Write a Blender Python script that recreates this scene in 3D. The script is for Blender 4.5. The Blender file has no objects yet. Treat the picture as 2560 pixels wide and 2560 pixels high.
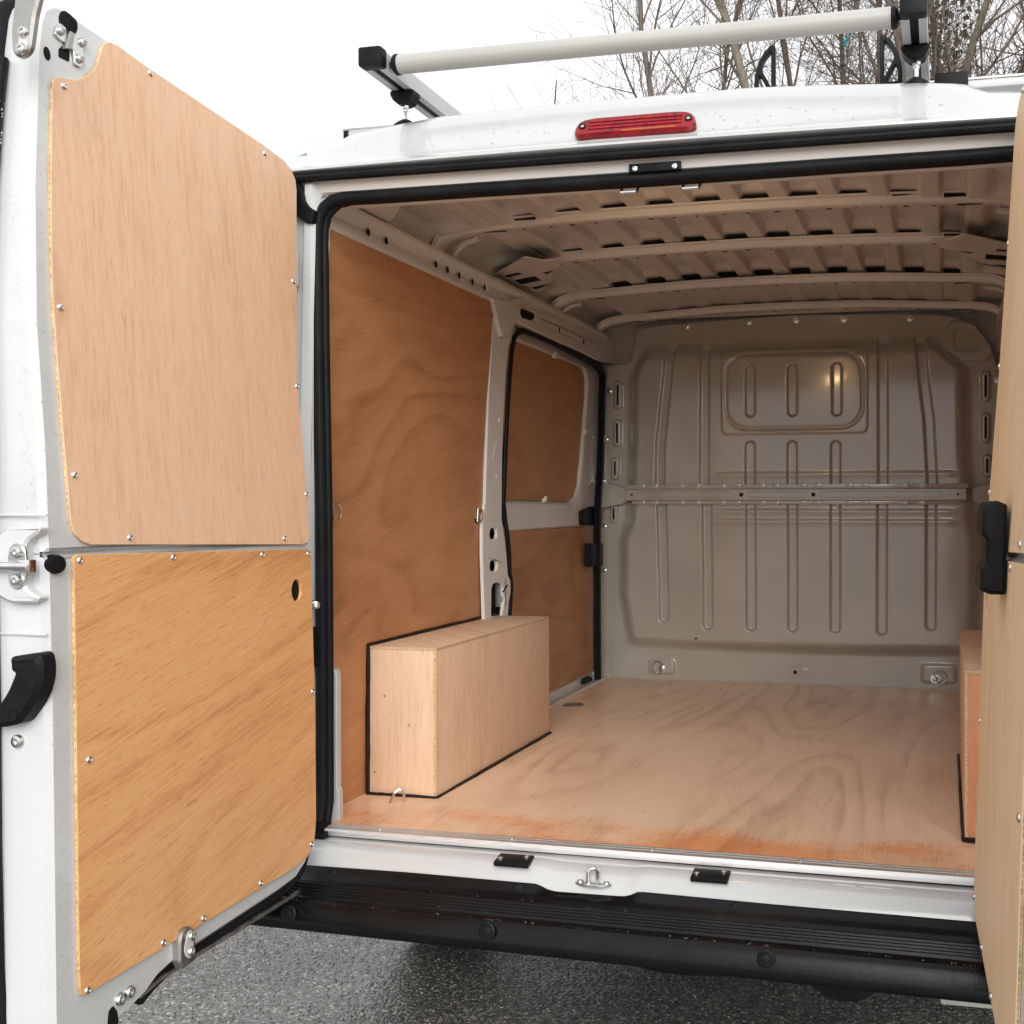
import bpy, bmesh, math, random
import numpy as np
from mathutils import Vector, Matrix, noise as mnoise
from mathutils.geometry import tessellate_polygon

R = math.radians
scn = bpy.context.scene
COL = scn.collection
random.seed(7)

# ------------------------------------------------------------------ camera
cd = bpy.data.cameras.new("camera")
cam = bpy.data.objects.new("camera", cd)
COL.objects.link(cam)
cam.location = (0.65, -2.54, 1.36)
cam.rotation_euler = (R(90), 0, math.atan(653 / 2835))
cd.sensor_width = 36
cd.lens = 39.87
cd.shift_x = -0.1668
cd.shift_y = -0.00586
cd.clip_start = 0.05
cd.clip_end = 600
scn.camera = cam

# ------------------------------------------------------------------ overcast sky
w = bpy.data.worlds.new("World")
scn.world = w
w.use_nodes = True
nt = w.node_tree
nt.nodes.clear()
out = nt.nodes.new("ShaderNodeOutputWorld")
bg = nt.nodes.new("ShaderNodeBackground")
sky = nt.nodes.new("ShaderNodeTexSky")
sky.sky_type = 'NISHITA'
sky.sun_disc = False
sky.sun_elevation = R(25)
sky.sun_rotation = R(158)
sky.air_density = 1.0
sky.dust_density = 6.0
hs = nt.nodes.new("ShaderNodeHueSaturation")
hs.inputs['Saturation'].default_value = 0.06
nt.links.new(sky.outputs[0], hs.inputs['Color'])
tc = nt.nodes.new("ShaderNodeTexCoord")
nz = nt.nodes.new("ShaderNodeTexNoise")
nz.inputs['Scale'].default_value = 2.2
nz.inputs['Detail'].default_value = 5
nt.links.new(tc.outputs['Generated'], nz.inputs['Vector'])
rmp = nt.nodes.new("ShaderNodeValToRGB")
rmp.color_ramp.elements[0].position = 0.3
rmp.color_ramp.elements[0].color = (8.3, 8.45, 8.6, 1)
rmp.color_ramp.elements[1].position = 0.7
rmp.color_ramp.elements[1].color = (10.3, 10.35, 10.4, 1)
nt.links.new(nz.outputs['Fac'], rmp.inputs[0])
mx = nt.nodes.new("ShaderNodeMixRGB")
mx.inputs[0].default_value = 0.88
nt.links.new(hs.outputs[0], mx.inputs[1])
nt.links.new(rmp.outputs[0], mx.inputs[2])
nt.links.new(mx.outputs[0], bg.inputs['Color'])
bg.inputs['Strength'].default_value = 0.075
nt.links.new(bg.outputs[0], out.inputs[0])

sl = bpy.data.lights.new("sun", 'SUN')
sun = bpy.data.objects.new("sun", sl)
COL.objects.link(sun)
sl.energy = 1.4
sl.angle = R(50)
sl.color = (1.0, 0.97, 0.93)
sun.rotation_euler = (R(65), 0, R(22))       # from behind the camera, a little to the right

vs = scn.view_settings
vs.view_transform = 'Standard'
vs.look = 'None'
vs.gamma = 1
vs.use_curve_mapping = False
vs.exposure = 0.86
scn.render.engine = 'CYCLES'
try:
    scn.cycles.max_bounces = 10
    scn.cycles.diffuse_bounces = 6
except Exception:
    pass

# ------------------------------------------------------------------ object helpers
def woff(p):
    v = Vector((0, 0, 0))
    while p is not None:
        v = v + p.location
        p = p.parent
    return v

def link(o, parent=None):
    COL.objects.link(o)
    if parent is not None:
        o.parent = parent
    return o

def mk(name, verts, faces, mat, parent=None, smooth=True, angle=32, recalc=False):
    me = bpy.data.meshes.new(name)
    off = woff(parent)
    me.from_pydata([tuple(Vector(v) - off) for v in verts], [], faces)
    if recalc:
        bm = bmesh.new(); bm.from_mesh(me)
        bmesh.ops.recalc_face_normals(bm, faces=bm.faces)
        bm.to_mesh(me); bm.free()
    me.update()
    if smooth:
        me.shade_smooth()
        me.set_sharp_from_angle(angle=R(angle))
    if mat: me.materials.append(mat)
    return link(bpy.data.objects.new(name, me), parent)

def inst(name, src, parent, loc, normal=(0, 0, 1), up=None, scale=1.0):
    """another object sharing the mesh of src, its local Z along normal"""
    o = bpy.data.objects.new(name, src)
    n = Vector(normal).normalized()
    if up is None:
        q = n.to_track_quat('Z', 'Y')
        o.rotation_euler = q.to_euler()
    else:
        u = Vector(up); u = (u - n * u.dot(n)).normalized()
        x = u.cross(n)
        o.rotation_euler = Matrix((x, u, n)).transposed().to_euler()
    o.location = Vector(loc) - woff(parent)
    o.scale = (scale, scale, scale)
    return link(o, parent)

def empty(name, loc, label=None, cat=None, group=None):
    o = bpy.data.objects.new(name, None)
    o.location = loc
    o.empty_display_size = 0.2
    link(o)
    tag(o, label, cat, group)
    return o

def tag(o, label=None, cat=None, group=None, kind=None):
    if label: o['label'] = label
    if cat: o['category'] = cat
    if group: o['group'] = group
    if kind: o['kind'] = kind
    return o

class MB:
    def __init__(s): s.v = []; s.f = []
    def add(s, vs, fs):
        o = len(s.v); s.v += [tuple(v) for v in vs]; s.f += [tuple(i + o for i in f) for f in fs]
        return s
    def box(s, c, size, rot=None, bev=0.0):
        hx, hy, hz = [k / 2 for k in size]
        if bev <= 0:
            vs = [Vector((x, y, z)) for x in (-hx, hx) for y in (-hy, hy) for z in (-hz, hz)]
            fs = [(0, 1, 3, 2), (4, 6, 7, 5), (0, 4, 5, 1), (2, 3, 7, 6), (0, 2, 6, 4), (1, 5, 7, 3)]
        else:
            bm = bmesh.new()
            bmesh.ops.create_cube(bm, size=1)
            for v in bm.verts: v.co = Vector((v.co.x * size[0], v.co.y * size[1], v.co.z * size[2]))
            bmesh.ops.bevel(bm, geom=bm.edges[:], offset=min(bev, min(size) * .45), segments=2, affect='EDGES', profile=0.6)
            bm.verts.index_update()
            vs = [v.co.copy() for v in bm.verts]; fs = [[v.index for v in f.verts] for f in bm.faces]
            bm.free()
        if rot is not None: vs = [rot @ v for v in vs]
        return s.add([v + Vector(c) for v in vs], fs)
    def cyl(s, p0, p1, r0, r1=None, n=12, caps=True):
        r1 = r0 if r1 is None else r1
        p0 = Vector(p0); p1 = Vector(p1); d = (p1 - p0).normalized()
        a = d.orthogonal().normalized(); b = d.cross(a)
        vs = []
        for p, r in ((p0, r0), (p1, r1)):
            vs += [p + (a * math.cos(2 * math.pi * i / n) + b * math.sin(2 * math.pi * i / n)) * r for i in range(n)]
        fs = [(i, (i + 1) % n, n + (i + 1) % n, n + i) for i in range(n)]
        if caps: fs += [tuple(range(n))[::-1], tuple(range(n, 2 * n))]
        return s.add(vs, fs)
    def tube(s, path, r, n=8, closed=False, caps=True, flat=None):
        """sweep a circle (or an ellipse: flat=(axis, factor)) along path; r may be a list"""
        P = [Vector(p) for p in path]; m = len(P)
        vs = []; fs = []; a = None
        for i, p in enumerate(P):
            if closed: t = (P[(i + 1) % m] - P[i - 1]).normalized()
            else: t = (P[min(i + 1, m - 1)] - P[max(i - 1, 0)]).normalized()
            if a is None: a = t.orthogonal().normalized()
            a = (a - t * a.dot(t)).normalized(); b = t.cross(a)
            rr = r[i] if isinstance(r, (list, tuple)) else r
            for k in range(n):
                o = (a * math.cos(2 * math.pi * k / n) + b * math.sin(2 * math.pi * k / n)) * rr
                if flat:
                    ax = Vector(flat[0]); o = o + ax * (o.dot(ax) * (flat[1] - 1))
                vs.append(p + o)
        for i in range(m if closed else m - 1):
            j = (i + 1) % m
            for k in range(n):
                fs.append((i * n + k, i * n + (k + 1) % n, j * n + (k + 1) % n, j * n + k))
        if caps and not closed:
            fs += [tuple(range(n))[::-1], tuple(range((m - 1) * n, m * n))]
        return s.add(vs, fs)
    def lathe(s, prof, c, axis, n=20):
        c = Vector(c); d = Vector(axis).normalized(); a = d.orthogonal().normalized(); b = d.cross(a)
        vs = []; fs = []; m = len(prof)
        for r, h in prof:
            vs += [c + d * h + (a * math.cos(2 * math.pi * i / n) + b * math.sin(2 * math.pi * i / n)) * r for i in range(n)]
        for j in range(m - 1):
            for i in range(n):
                fs.append((j * n + i, j * n + (i + 1) % n, (j + 1) * n + (i + 1) % n, (j + 1) * n + i))
        if prof[0][0] > 1e-6: fs.append(tuple(range(n))[::-1])
        if prof[-1][0] > 1e-6: fs.append(tuple(range((m - 1) * n, m * n)))
        return s.add(vs, fs)
    def obj(s, name, mat, parent=None, smooth=True, angle=32):
        return mk(name, s.v, s.f, mat, parent, smooth, angle)

def mesh_of(mb, name, mat, angle=40):
    me = bpy.data.meshes.new(name); me.from_pydata(mb.v, [], mb.f); me.update()
    me.shade_smooth(); me.set_sharp_from_angle(angle=R(angle)); me.materials.append(mat)
    return me

def roundpoly(pts, r, n=5):
    """round the corners of a 2D loop; r one radius or one per vertex"""
    res = []; m = len(pts)
    for i in range(m):
        p = Vector(pts[i][:2]); a = Vector(pts[i - 1][:2]) - p; b = Vector(pts[(i + 1) % m][:2]) - p
        rr = r[i] if isinstance(r, (list, tuple)) else r
        la, lb = a.length, b.length
        if la < 1e-6 or lb < 1e-6: continue
        a /= la; b /= lb
        d = min(rr, la * .48, lb * .48)
        if d < 1e-5 or a.dot(b) < -0.999:
            res.append(tuple(p)); continue
        p0 = p + a * d; p1 = p + b * d
        for k in range(n + 1):
            t = k / n
            q = p0 * (1 - t) ** 2 + p * 2 * t * (1 - t) + p1 * t ** 2
            res.append(tuple(q))
    return res

def rect(x0, y0, x1, y1): return [(x0, y0), (x1, y0), (x1, y1), (x0, y1)]
def ell(cx, cy, rx, ry, n=16): return [(cx + rx * math.cos(2 * math.pi * i / n), cy + ry * math.sin(2 * math.pi * i / n)) for i in range(n)]
def yz(pts): return [(p[1], p[2]) for p in pts]
def xz(pts): return [(p[0], p[2]) for p in pts]
def xy(pts): return [(p[0], p[1]) for p in pts]

def area(l): return sum(l[i - 1][0] * l[i][1] - l[i][0] * l[i - 1][1] for i in range(len(l))) / 2

def inset(l, d):
    """inset (d>0 shrinks a CCW loop)"""
    res = []; m = len(l)
    for i in range(m):
        p = Vector(l[i]); a = (p - Vector(l[i - 1])); b = (Vector(l[(i + 1) % m]) - p)
        if a.length < 1e-7 or b.length < 1e-7: res.append(tuple(p)); continue
        a.normalize(); b.normalize()
        na = Vector((-a.y, a.x)); nb = Vector((-b.y, b.x)); k = na + nb
        if k.length < 1e-4: res.append(tuple(p)); continue
        k.normalize(); c = max(0.35, k.dot(na))
        res.append(tuple(p + k * d / c))
    return res

def plate(name, loops, frame, thick, mat, parent=None, bev=0.0015, angle=40):
    """flat plate with real holes. loops[0] outline, others holes, 2D. frame=(origin, a, b, n); the face lies at the
    origin plane and looks along n, the thickness goes the other way."""
    o, a, b, n = [Vector(k) for k in frame]
    L = []
    for i, l in enumerate(loops):
        l = [tuple(p[:2]) for p in l]
        if (area(l) > 0) != (i == 0): l = l[::-1]
        L.append(l)
    flip = a.cross(b).dot(n) < 0
    P = lambda q, h: o + a * q[0] + b * q[1] + n * h
    vs = []; fs = []
    tris = tessellate_polygon([[Vector((p[0], p[1], 0)) for p in l] for l in L])
    ins = [inset(l, bev) for l in L]
    N = sum(len(l) for l in L)
    for l in ins: vs += [P(p, 0) for p in l]
    for l in L: vs += [P(p, -bev) for p in l]
    for l in L: vs += [P(p, -thick) for p in l]
    flat = [p for l in L for p in l]
    for t in tris:
        p, q, r_ = [flat[k] for k in t]
        ccw = (q[0] - p[0]) * (r_[1] - p[1]) - (q[1] - p[1]) * (r_[0] - p[0]) > 0
        t = tuple(t) if ccw else tuple(t[::-1])
        fs.append(t); fs.append(tuple(k + 2 * N for k in t[::-1]))
    k0 = 0
    for l in L:
        m = len(l)
        for i in range(m):
            j = (i + 1) % m
            fs.append((k0 + j, k0 + i, N + k0 + i, N + k0 + j))
            fs.append((N + k0 + j, N + k0 + i, 2 * N + k0 + i, 2 * N + k0 + j))
        k0 += m
    if flip: fs = [f[::-1] for f in fs]
    return mk(name, vs, fs, mat, parent, True, angle)

def interp(pts, x):
    """piecewise linear with linear extrapolation; pts list of (x, v...)"""
    if x <= pts[0][0]: a, b = pts[0], pts[1]
    elif x >= pts[-1][0]: a, b = pts[-2], pts[-1]
    else:
        k = 0
        while pts[k + 1][0] < x: k += 1
        a, b = pts[k], pts[k + 1]
    t = (x - a[0]) / (b[0] - a[0] + 1e-12)
    return a[1] + (b[1] - a[1]) * t

def loft(name, rows, mat, parent=None, angle=32, flip=False):
    m = len(rows[0]); vs = [p for r in rows for p in r]; fs = []
    for j in range(len(rows) - 1):
        for i in range(m - 1):
            f = (j * m + i, j * m + i + 1, (j + 1) * m + i + 1, (j + 1) * m + i)
            fs.append(f[::-1] if flip else f)
    return mk(name, vs, fs, mat, parent, True, angle)

def sstep(a, b, x):
    t = np.clip((x - a) / (b - a), 0, 1); return t * t * (3 - 2 * t)

# ------------------------------------------------------------------ materials
class NT:
    def __init__(s, name):
        s.m = bpy.data.materials.new(name); s.m.use_nodes = True
        s.t = s.m.node_tree; s.b = s.t.nodes['Principled BSDF']
    def n(s, typ, **kw):
        d = s.t.nodes.new("ShaderNode" + typ)
        for k, v in kw.items():
            if k.startswith('i_'):
                key = k[2:]
                key = int(key) if key.isdigit() else key
                d.inputs[key].default_value = v
            else: setattr(d, k, v)
        return d
    def l(s, a, b): s.t.links.new(a, b)
    def noise(s, vec, scale, detail=3, rough=.55, dist=0.0):
        d = s.n("TexNoise"); d.inputs['Scale'].default_value = scale; d.inputs['Detail'].default_value = detail
        d.inputs['Roughness'].default_value = rough; d.inputs['Distortion'].default_value = dist
        if vec is not None: s.l(vec, d.inputs['Vector'])
        return d.outputs['Fac']
    def ramp(s, fac, *els):
        d = s.n("ValToRGB"); cr = d.color_ramp
        while len(cr.elements) < len(els): cr.elements.new(0.5)
        for e, (p, c) in zip(cr.elements, els):
            e.position = p; e.color = (c, c, c, 1) if isinstance(c, (int, float)) else (*c, 1)
        s.l(fac, d.inputs[0]); return d.outputs[0]
    def math(s, op, a, b=None, c=None):
        d = s.n("Math", operation=op)
        for i, k in enumerate((a, b, c)):
            if k is None: continue
            if isinstance(k, (int, float)): d.inputs[i].default_value = k
            else: s.l(k, d.inputs[i])
        return d.outputs[0]
    def mix(s, fac, a, b, mode='MIX'):
        d = s.n("MixRGB", blend_type=mode)
        for i, k in enumerate((fac, a, b)):
            if isinstance(k, (int, float)): d.inputs[i].default_value = k if i == 0 else (k, k, k, 1)
            elif isinstance(k, tuple): d.inputs[i].default_value = (*k, 1)
            else: s.l(k, d.inputs[i])
        return d.outputs[0]
    def obj(s): return s.n("TexCoord").outputs['Object']
    def scaled(s, vec, sc):
        d = s.n("Mapping"); d.inputs['Scale'].default_value = sc; s.l(vec, d.inputs['Vector']); return d.outputs[0]
    def bump(s, h, strength, dist=0.01):
        d = s.n("Bump"); d.inputs['Strength'].default_value = strength; d.inputs['Distance'].default_value = dist
        s.l(h, d.inputs['Height']); s.l(d.outputs[0], s.b.inputs['Normal']); return d
    def set(s, **kw):
        for k, v in kw.items():
            k = k.replace('_', ' ')
            if isinstance(v, tuple) and len(v) == 3: v = (*v, 1)
            s.b.inputs[k].default_value = v
        return s

def paint(name, col, rough=.3, coat=.5, mottled=.04, bump=.0, bscale=60, spec=.5):
    k = NT(name); o = k.obj()
    f = k.noise(o, 3.0, 4)
    c2 = tuple(max(0, c * (1 - mottled * 2.2)) for c in col)
    k.l(k.ramp(f, (.3, c2), (.7, col)), k.b.inputs['Base Color'])
    fr = k.noise(o, 14, 3)
    k.l(k.ramp(fr, (.3, rough * .85), (.75, min(1, rough * 1.25))), k.b.inputs['Roughness'])
    k.set(Coat_Weight=coat, Coat_Roughness=.08, Specular_IOR_Level=spec)
    if bump: k.bump(k.noise(o, bscale, 3), bump, .004)
    return k.m

def metal(name, col, rough=.35, brushed=None):
    k = NT(name); o = k.obj(); k.set(Metallic=1.0)
    vec = k.scaled(o, brushed) if brushed else o
    f = k.noise(vec, 30, 3)
    k.l(k.ramp(f, (.25, tuple(c * .8 for c in col)), (.75, col)), k.b.inputs['Base Color'])
    k.l(k.ramp(f, (.2, rough * .75), (.8, min(1, rough * 1.3))), k.b.inputs['Roughness'])
    return k.m

def rubber(name, col=(.010, .0105, .012), rough=.5, bump=.25, bscale=180, streak=False, spec=.12):
    k = NT(name); o = k.obj()
    f = k.noise(o, 9, 4)
    k.l(k.ramp(f, (.3, tuple(c * .7 for c in col)), (.75, tuple(c * 1.4 for c in col))), k.b.inputs['Base Color'])
    if streak:
        s1 = k.noise(k.scaled(o, (26, 4, 2.2)), 1.0, 3, .6)
        k.l(k.ramp(s1, (.34, rough * .6), (.5, rough), (.8, rough * 1.15)), k.b.inputs['Roughness'])
    else:
        k.l(k.ramp(k.noise(o, 22, 3), (.3, rough * .8), (.8, rough * 1.25)), k.b.inputs['Roughness'])
    k.set(Specular_IOR_Level=spec)
    if bump: k.bump(k.noise(o, bscale, 2), bump, .002)
    return k.m

def ply(name, dark, mid, light, axis, across, figure=.3, freq=10, seed=0.0, fig_scale=(.9, 3.2), fine=.3, mottle=.25, msc=(5, 14), wet=None, rough=.5, pores=.4):
    """rotary cut plywood face: growth ring figure, fine grain along axis, cloudy mottling, short dark pores"""
    k = NT(name); o = k.obj()
    def dot(v):
        d = k.n("VectorMath", operation='DOT_PRODUCT'); k.l(o, d.inputs[0]); d.inputs[1].default_value = v
        return d.outputs['Value']
    g, c = dot(axis), dot(across)
    def vec(sg, sc, off=0.0):
        d = k.n("CombineXYZ")
        k.l(k.math('MULTIPLY', g, sg), d.inputs[0]); k.l(k.math('MULTIPLY', c, sc), d.inputs[1]); d.inputs[2].default_value = seed + off
        return d.outputs[0]
    gr = k.noise(vec(8, 210, 3), 1.0, 4, .66)
    base = k.noise(vec(*fig_scale), 1.0, 2, .45, .35)
    base = k.math('MULTIPLY_ADD', gr, .013, base)
    t = k.math('FRACT', k.math('MULTIPLY', base, freq))
    late = k.math('MULTIPLY', k.math('POWER', t, 2.2), k.ramp(t, (.80, 1.0), (1.0, 0.0)))     # slow darkening, soft reset
    strength = k.ramp(k.noise(vec(1.1, 1.6, 31), 1.0, 2), (.35, .35), (.65, 1.0))
    bl = k.noise(vec(msc[0], msc[1], 7), 1.0, 5, .6)
    lo = k.noise(vec(1.2, 2.2, 19), 1.0, 2)
    f = k.math('MULTIPLY_ADD', k.math('SUBTRACT', gr, .5), fine * 1.9, .55)
    f = k.math('MULTIPLY_ADD', k.math('SUBTRACT', bl, .5), mottle * 1.9, f)
    f = k.math('MULTIPLY_ADD', k.math('SUBTRACT', lo, .5), .35, f)
    f = k.math('MULTIPLY_ADD', k.math('MULTIPLY', late, strength), -figure * 1.7, f)
    col = k.ramp(f, (.10, dark), (.50, mid), (.90, light))
    po = k.noise(vec(34, 420, 11), 1.0, 2, .5)
    pm = k.ramp(po, (.60, 0.0), (.76, pores))
    col = k.mix(pm, col, tuple(x * .7 for x in dark))
    fl = k.noise(vec(12, 60, 17), 1.0, 1.5, .4)
    fm = k.ramp(fl, (.76, 0.0), (.82, .35))
    col = k.mix(fm, col, tuple(x * .6 for x in dark))
    rg = k.ramp(gr, (.3, rough * .9), (.7, rough * 1.15))
    if wet:
        # rain-soaked patches near the sill, deeper in colour and shinier
        wn = k.noise(vec(5, 2.6, 23), 1.0, 5, .62)
        sx = k.n("SeparateXYZ"); k.l(o, sx.inputs[0])
        wf = k.math('SUBTRACT', k.math('MULTIPLY_ADD', wn, 1.9, wet[0]), k.math('MULTIPLY', k.math('ADD', sx.outputs[1], 2.4), wet[1]))
        wm = k.ramp(wf, (.30, 0.0), (.80, 1.0))
        col = k.mix(k.math('MULTIPLY', wm, .9), col, k.mix(1.0, col, wet[2], 'MULTIPLY'))
        rg = k.mix(wm, rg, .25)
        sp = k.noise(vec(60, 75, 41), 1.0, 1, .4)                     # damp specks and splinters
        col = k.mix(k.ramp(sp, (.73, 0.0), (.77, .5)), col, tuple(x * .55 for x in dark))
    k.l(col, k.b.inputs['Base Color']); k.l(rg, k.b.inputs['Roughness'])
    k.set(Specular_IOR_Level=.35)
    k.bump(k.math('ADD', gr, k.math('MULTIPLY', po, .6)), .10, .0015)
    return k.m

X_, Y_, Z_ = (1, 0, 0), (0, 1, 0), (0, 0, 1)
M = {}
M['white'] = paint("white van paint", (.50, .515, .52), .18, .9, .03)
M['door_white'] = paint("white door paint", (.62, .635, .64), .26, .6, .02)
M['inner'] = paint("thin grey white primer inside", (.72, .705, .68), .34, .35, .06, .05, 40)
M['roof_in'] = paint("greyed primer under the roof skin", (.67, .65, .62), .36, .06, .06, .03, 40)
M['bulk'] = paint("grey beige bulkhead paint", (.44, .415, .365), .18, .6, .05, .02, 30)
M['rubber'] = rubber("black sealing rubber")
M['plastic'] = rubber("black moulded plastic", (.010, .0105, .012), .42, .3, 260)
M['bumper'] = rubber("black grained bumper plastic", (.0045, .0048, .0055), .20, .18, 320, True, .22)
M['dark'] = rubber("dark cavity", (.012, .011, .011), .7, 0)  # near black: painted shade in holes and gaps, also dark parts
M['sealant'] = rubber("brown black sealant bead", (.02, .012, .009), .42, .2, 120)
M['steel'] = metal("zinc plated steel", (.72, .74, .72), .28)
M['chrome'] = metal("bright steel", (.82, .82, .82), .14)
M['cast'] = metal("cast grey metal", (.46, .45, .43), .45)
M['alu'] = metal("brushed aluminium", (.88, .88, .88), .5, (1, 40, 40))
M['rack'] = paint("silver anodised rack tube", (.44, .44, .415), .34, .15, .04)
M['rail'] = paint("pale anodised rack rail", (.50, .51, .51), .36, .1, .03)
M['grey_tube'] = paint("grey plastic canister", (.22, .23, .23), .4, 0, .05)
M['clip'] = paint("milky plastic clip", (.75, .70, .64), .3, .2, .02)
M['label'] = paint("pale paper label", (.72, .66, .58), .6, 0, .05)

pink = ((.60, .345, .205), (.80, .52, .335), (.86, .60, .43))
M['ply_pink'] = ply("pale pink plywood, upright grain", *pink, Z_, Y_, .12, 9, 1.3, (.35, 4.5), .30, .36, (12, 60), rough=.48, pores=.5)
M['ply_orange'] = ply("orange plywood, level grain", (.46, .18, .062), (.78, .41, .175), (.86, .53, .265), (0, -.97, -.24), (0, .24, -.97), .17, 9, 4.7, (.5, 2.8), .36, .20, (8, 90), rough=.5, pores=.6)
M['ply_wall'] = ply("red brown plywood wall lining", (.21, .078, .030), (.455, .212, .094), (.57, .305, .155), (0, .98, .2), (0, -.2, .98), .19, 14, 2.1, (.75, 1.6), .26, .22, rough=.42, pores=.25)
M['ply_door'] = ply("red brown plywood on the sliding door", (.21, .082, .032), (.44, .215, .095), (.54, .30, .15), (0, .98, .1), (0, -.1, .98), .18, 11, 8.3, (.8, 2.0), .24, .22, rough=.45, pores=.25)
M['ply_floor'] = ply("pale plywood floor sheet", (.50, .305, .19), (.80, .555, .385), (.86, .65, .49), Y_, X_, .24, 9, 5.2, (.5, 2.3), .26, .24, (5, 20), wet=(-.27, 1.7, (.98, .56, .29)), rough=.30, pores=.2)
M['ply_box'] = ply("blond plywood box, upright grain", (.50, .31, .20), (.68, .465, .315), (.75, .545, .39), Z_, (.7, .7, 0), .16, 7, 6.6, (.3, 5), .40, .30, (6, 40), rough=.55, pores=.3)
M['ply_cream'] = ply("cream plywood, upright grain", (.62, .40, .22), (.87, .635, .40), (.90, .72, .51), Z_, Y_, .16, 8, 12.2, (.5, 4), .30, .35, (7, 40), rough=.55, pores=.35)
M['ply_box_red'] = ply("reddish plywood end board", (.50, .19, .09), (.66, .29, .15), (.70, .36, .20), Z_, X_, .12, 7, 9.1, (.3, 5), .28, .2, (4, 30))
k = NT("plywood edge plies"); o_ = k.obj()
k.l(k.ramp(k.noise(o_, 160, 2), (.35, (.40, .27, .12)), (.65, (.74, .58, .33))), k.b.inputs['Base Color']); k.set(Roughness=.7)
M['ply_edge'] = k.m

k = NT("red lamp lens")
k.l(k.ramp(k.noise(k.scaled(k.obj(), (60, 60, 25)), 1, 2), (.3, (.13, .001, .005)), (.7, (.30, .003, .011))), k.b.inputs['Base Color'])
k.set(Roughness=.18, Coat_Weight=.25, Specular_IOR_Level=.3); M['lens'] = k.m
k = NT("amber reflector strip"); k.set(Base_Color=(.42, .10, .012), Roughness=.25); M['amber'] = k.m
k = NT("rain water"); k.set(Base_Color=(.96, .98, .98), Roughness=.03, Transmission_Weight=1.0, IOR=1.33); M['water'] = k.m
k = NT("warm lit lamp lens"); k.set(Base_Color=(.9, .8, .6), Emission_Color=(1.0, .62, .30), Emission_Strength=70.0); M['lamp'] = k.m

# wet tarmac with stone chips
k = NT("wet tarmac"); o_ = k.obj()
vor = k.n("TexVoronoi"); vor.inputs['Scale'].default_value = 125; k.l(o_, vor.inputs['Vector'])
vor2 = k.n("TexVoronoi"); vor2.inputs['Scale'].default_value = 70; k.l(o_, vor2.inputs['Vector'])
sep = k.n("SeparateColor"); k.l(vor.outputs['Color'], sep.inputs[0])
chip = k.ramp(sep.outputs[0], (0.0, (.05, .047, .043)), (.55, (.10, .094, .086)), (.88, (.17, .16, .148)), (.97, (.38, .365, .33)))
big = k.noise(o_, 1.7, 4)
chip = k.mix(1.0, chip, k.ramp(big, (.3, .75), (.7, 1.25)), 'MULTIPLY')
k.l(chip, k.b.inputs['Base Color'])
k.l(k.ramp(k.noise(o_, 2.6, 4), (.3, .30), (.7, .42)), k.b.inputs['Roughness'])
h = k.math('ADD', k.math('MULTIPLY', vor.outputs['Distance'], -1.0), k.math('MULTIPLY', vor2.outputs['Distance'], -.8))
k.bump(h, .6, .004); k.set(Specular_IOR_Level=.9)
M['tarmac'] = k.m

def barkmat(name, a, b):
    k = NT(name); o = k.obj(); v = k.scaled(o, (9, 9, 2.2)); f = k.noise(v, 3, 5, .65)
    k.l(k.ramp(f, (.3, a), (.7, b)), k.b.inputs['Base Color']); k.set(Roughness=.85)
    k.bump(f, .6, .02); return k.m
M['bark'] = barkmat("wet grey brown bark", (.10, .080, .066), (.23, .19, .155))
M['bark_green'] = barkmat("algae grey green bark", (.13, .112, .082), (.27, .235, .18))
M['twig'] = barkmat("dark reddish twig bark", (.085, .062, .052), (.18, .135, .115))
k = NT("ivy leaf"); k.l(k.ramp(k.noise(k.obj(), 6, 3), (.3, (.028, .040, .012)), (.7, (.10, .12, .045))), k.b.inputs['Base Color']); k.set(Roughness=.4); M['ivy'] = k.m
k = NT("cyan plastic scrap"); k.set(Base_Color=(.05, .45, .60), Roughness=.35); M['cyan'] = k.m
k = NT("pale grey plastic"); k.set(Base_Color=(.62, .62, .56), Roughness=.4); M['pale'] = k.m
M['tyre'] = rubber("tyre rubber", (.018, .018, .018), .75)

# ------------------------------------------------------------------ ground
g = mk("ground", [(-300, -300, 0), (300, -300, 0), (300, 300, 0), (-300, 300, 0)], [(0, 1, 2, 3)], M['tarmac'], None, False)
tag(g, kind='structure')

k = NT("stone chips"); gi = k.n("NewGeometry")
k.l(k.ramp(gi.outputs['Random Per Island'], (0.0, (.030, .028, .026)), (.45, (.085, .079, .072)), (.80, (.18, .168, .153)), (.94, (.27, .255, .235)), (1.0, (.48, .46, .43))), k.b.inputs['Base Color'])
k.set(Roughness=.38, Specular_IOR_Level=.8); M['chips'] = k.m
k.l(k.mix(1.0, k.b.inputs['Base Color'].links[0].from_socket, k.ramp(k.noise(k.obj(), 1.6, 5), (.3, .55), (.7, 1.35)), 'MULTIPLY'), k.b.inputs['Base Color'])
gs_ = MB(); rn = random.Random(4)
for i in range(46000):
    x = -1.9 + 3.4 * rn.random(); y = -.75 + 1.9 * rn.random()
    r = rn.uniform(.0016, .0042); a = rn.uniform(0, 6.28); f = rn.uniform(.6, 1.3); h = r * rn.uniform(.35, .8)
    pts = [(x + r * f * math.cos(a + q * 1.5708 + rn.uniform(-.4, .4)), y + r / f * math.sin(a + q * 1.5708 + rn.uniform(-.4, .4)), .0002 + rn.uniform(-.001, h * .4)) for q in range(4)]
    gs_.add(pts + [(x + rn.uniform(-.3, .3) * r, y + rn.uniform(-.3, .3) * r, h)], [(0, 1, 4), (1, 2, 4), (2, 3, 4), (3, 0, 4)])
tag(gs_.obj("loose_chippings", M['chips'], None, False), kind='stuff')

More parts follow.
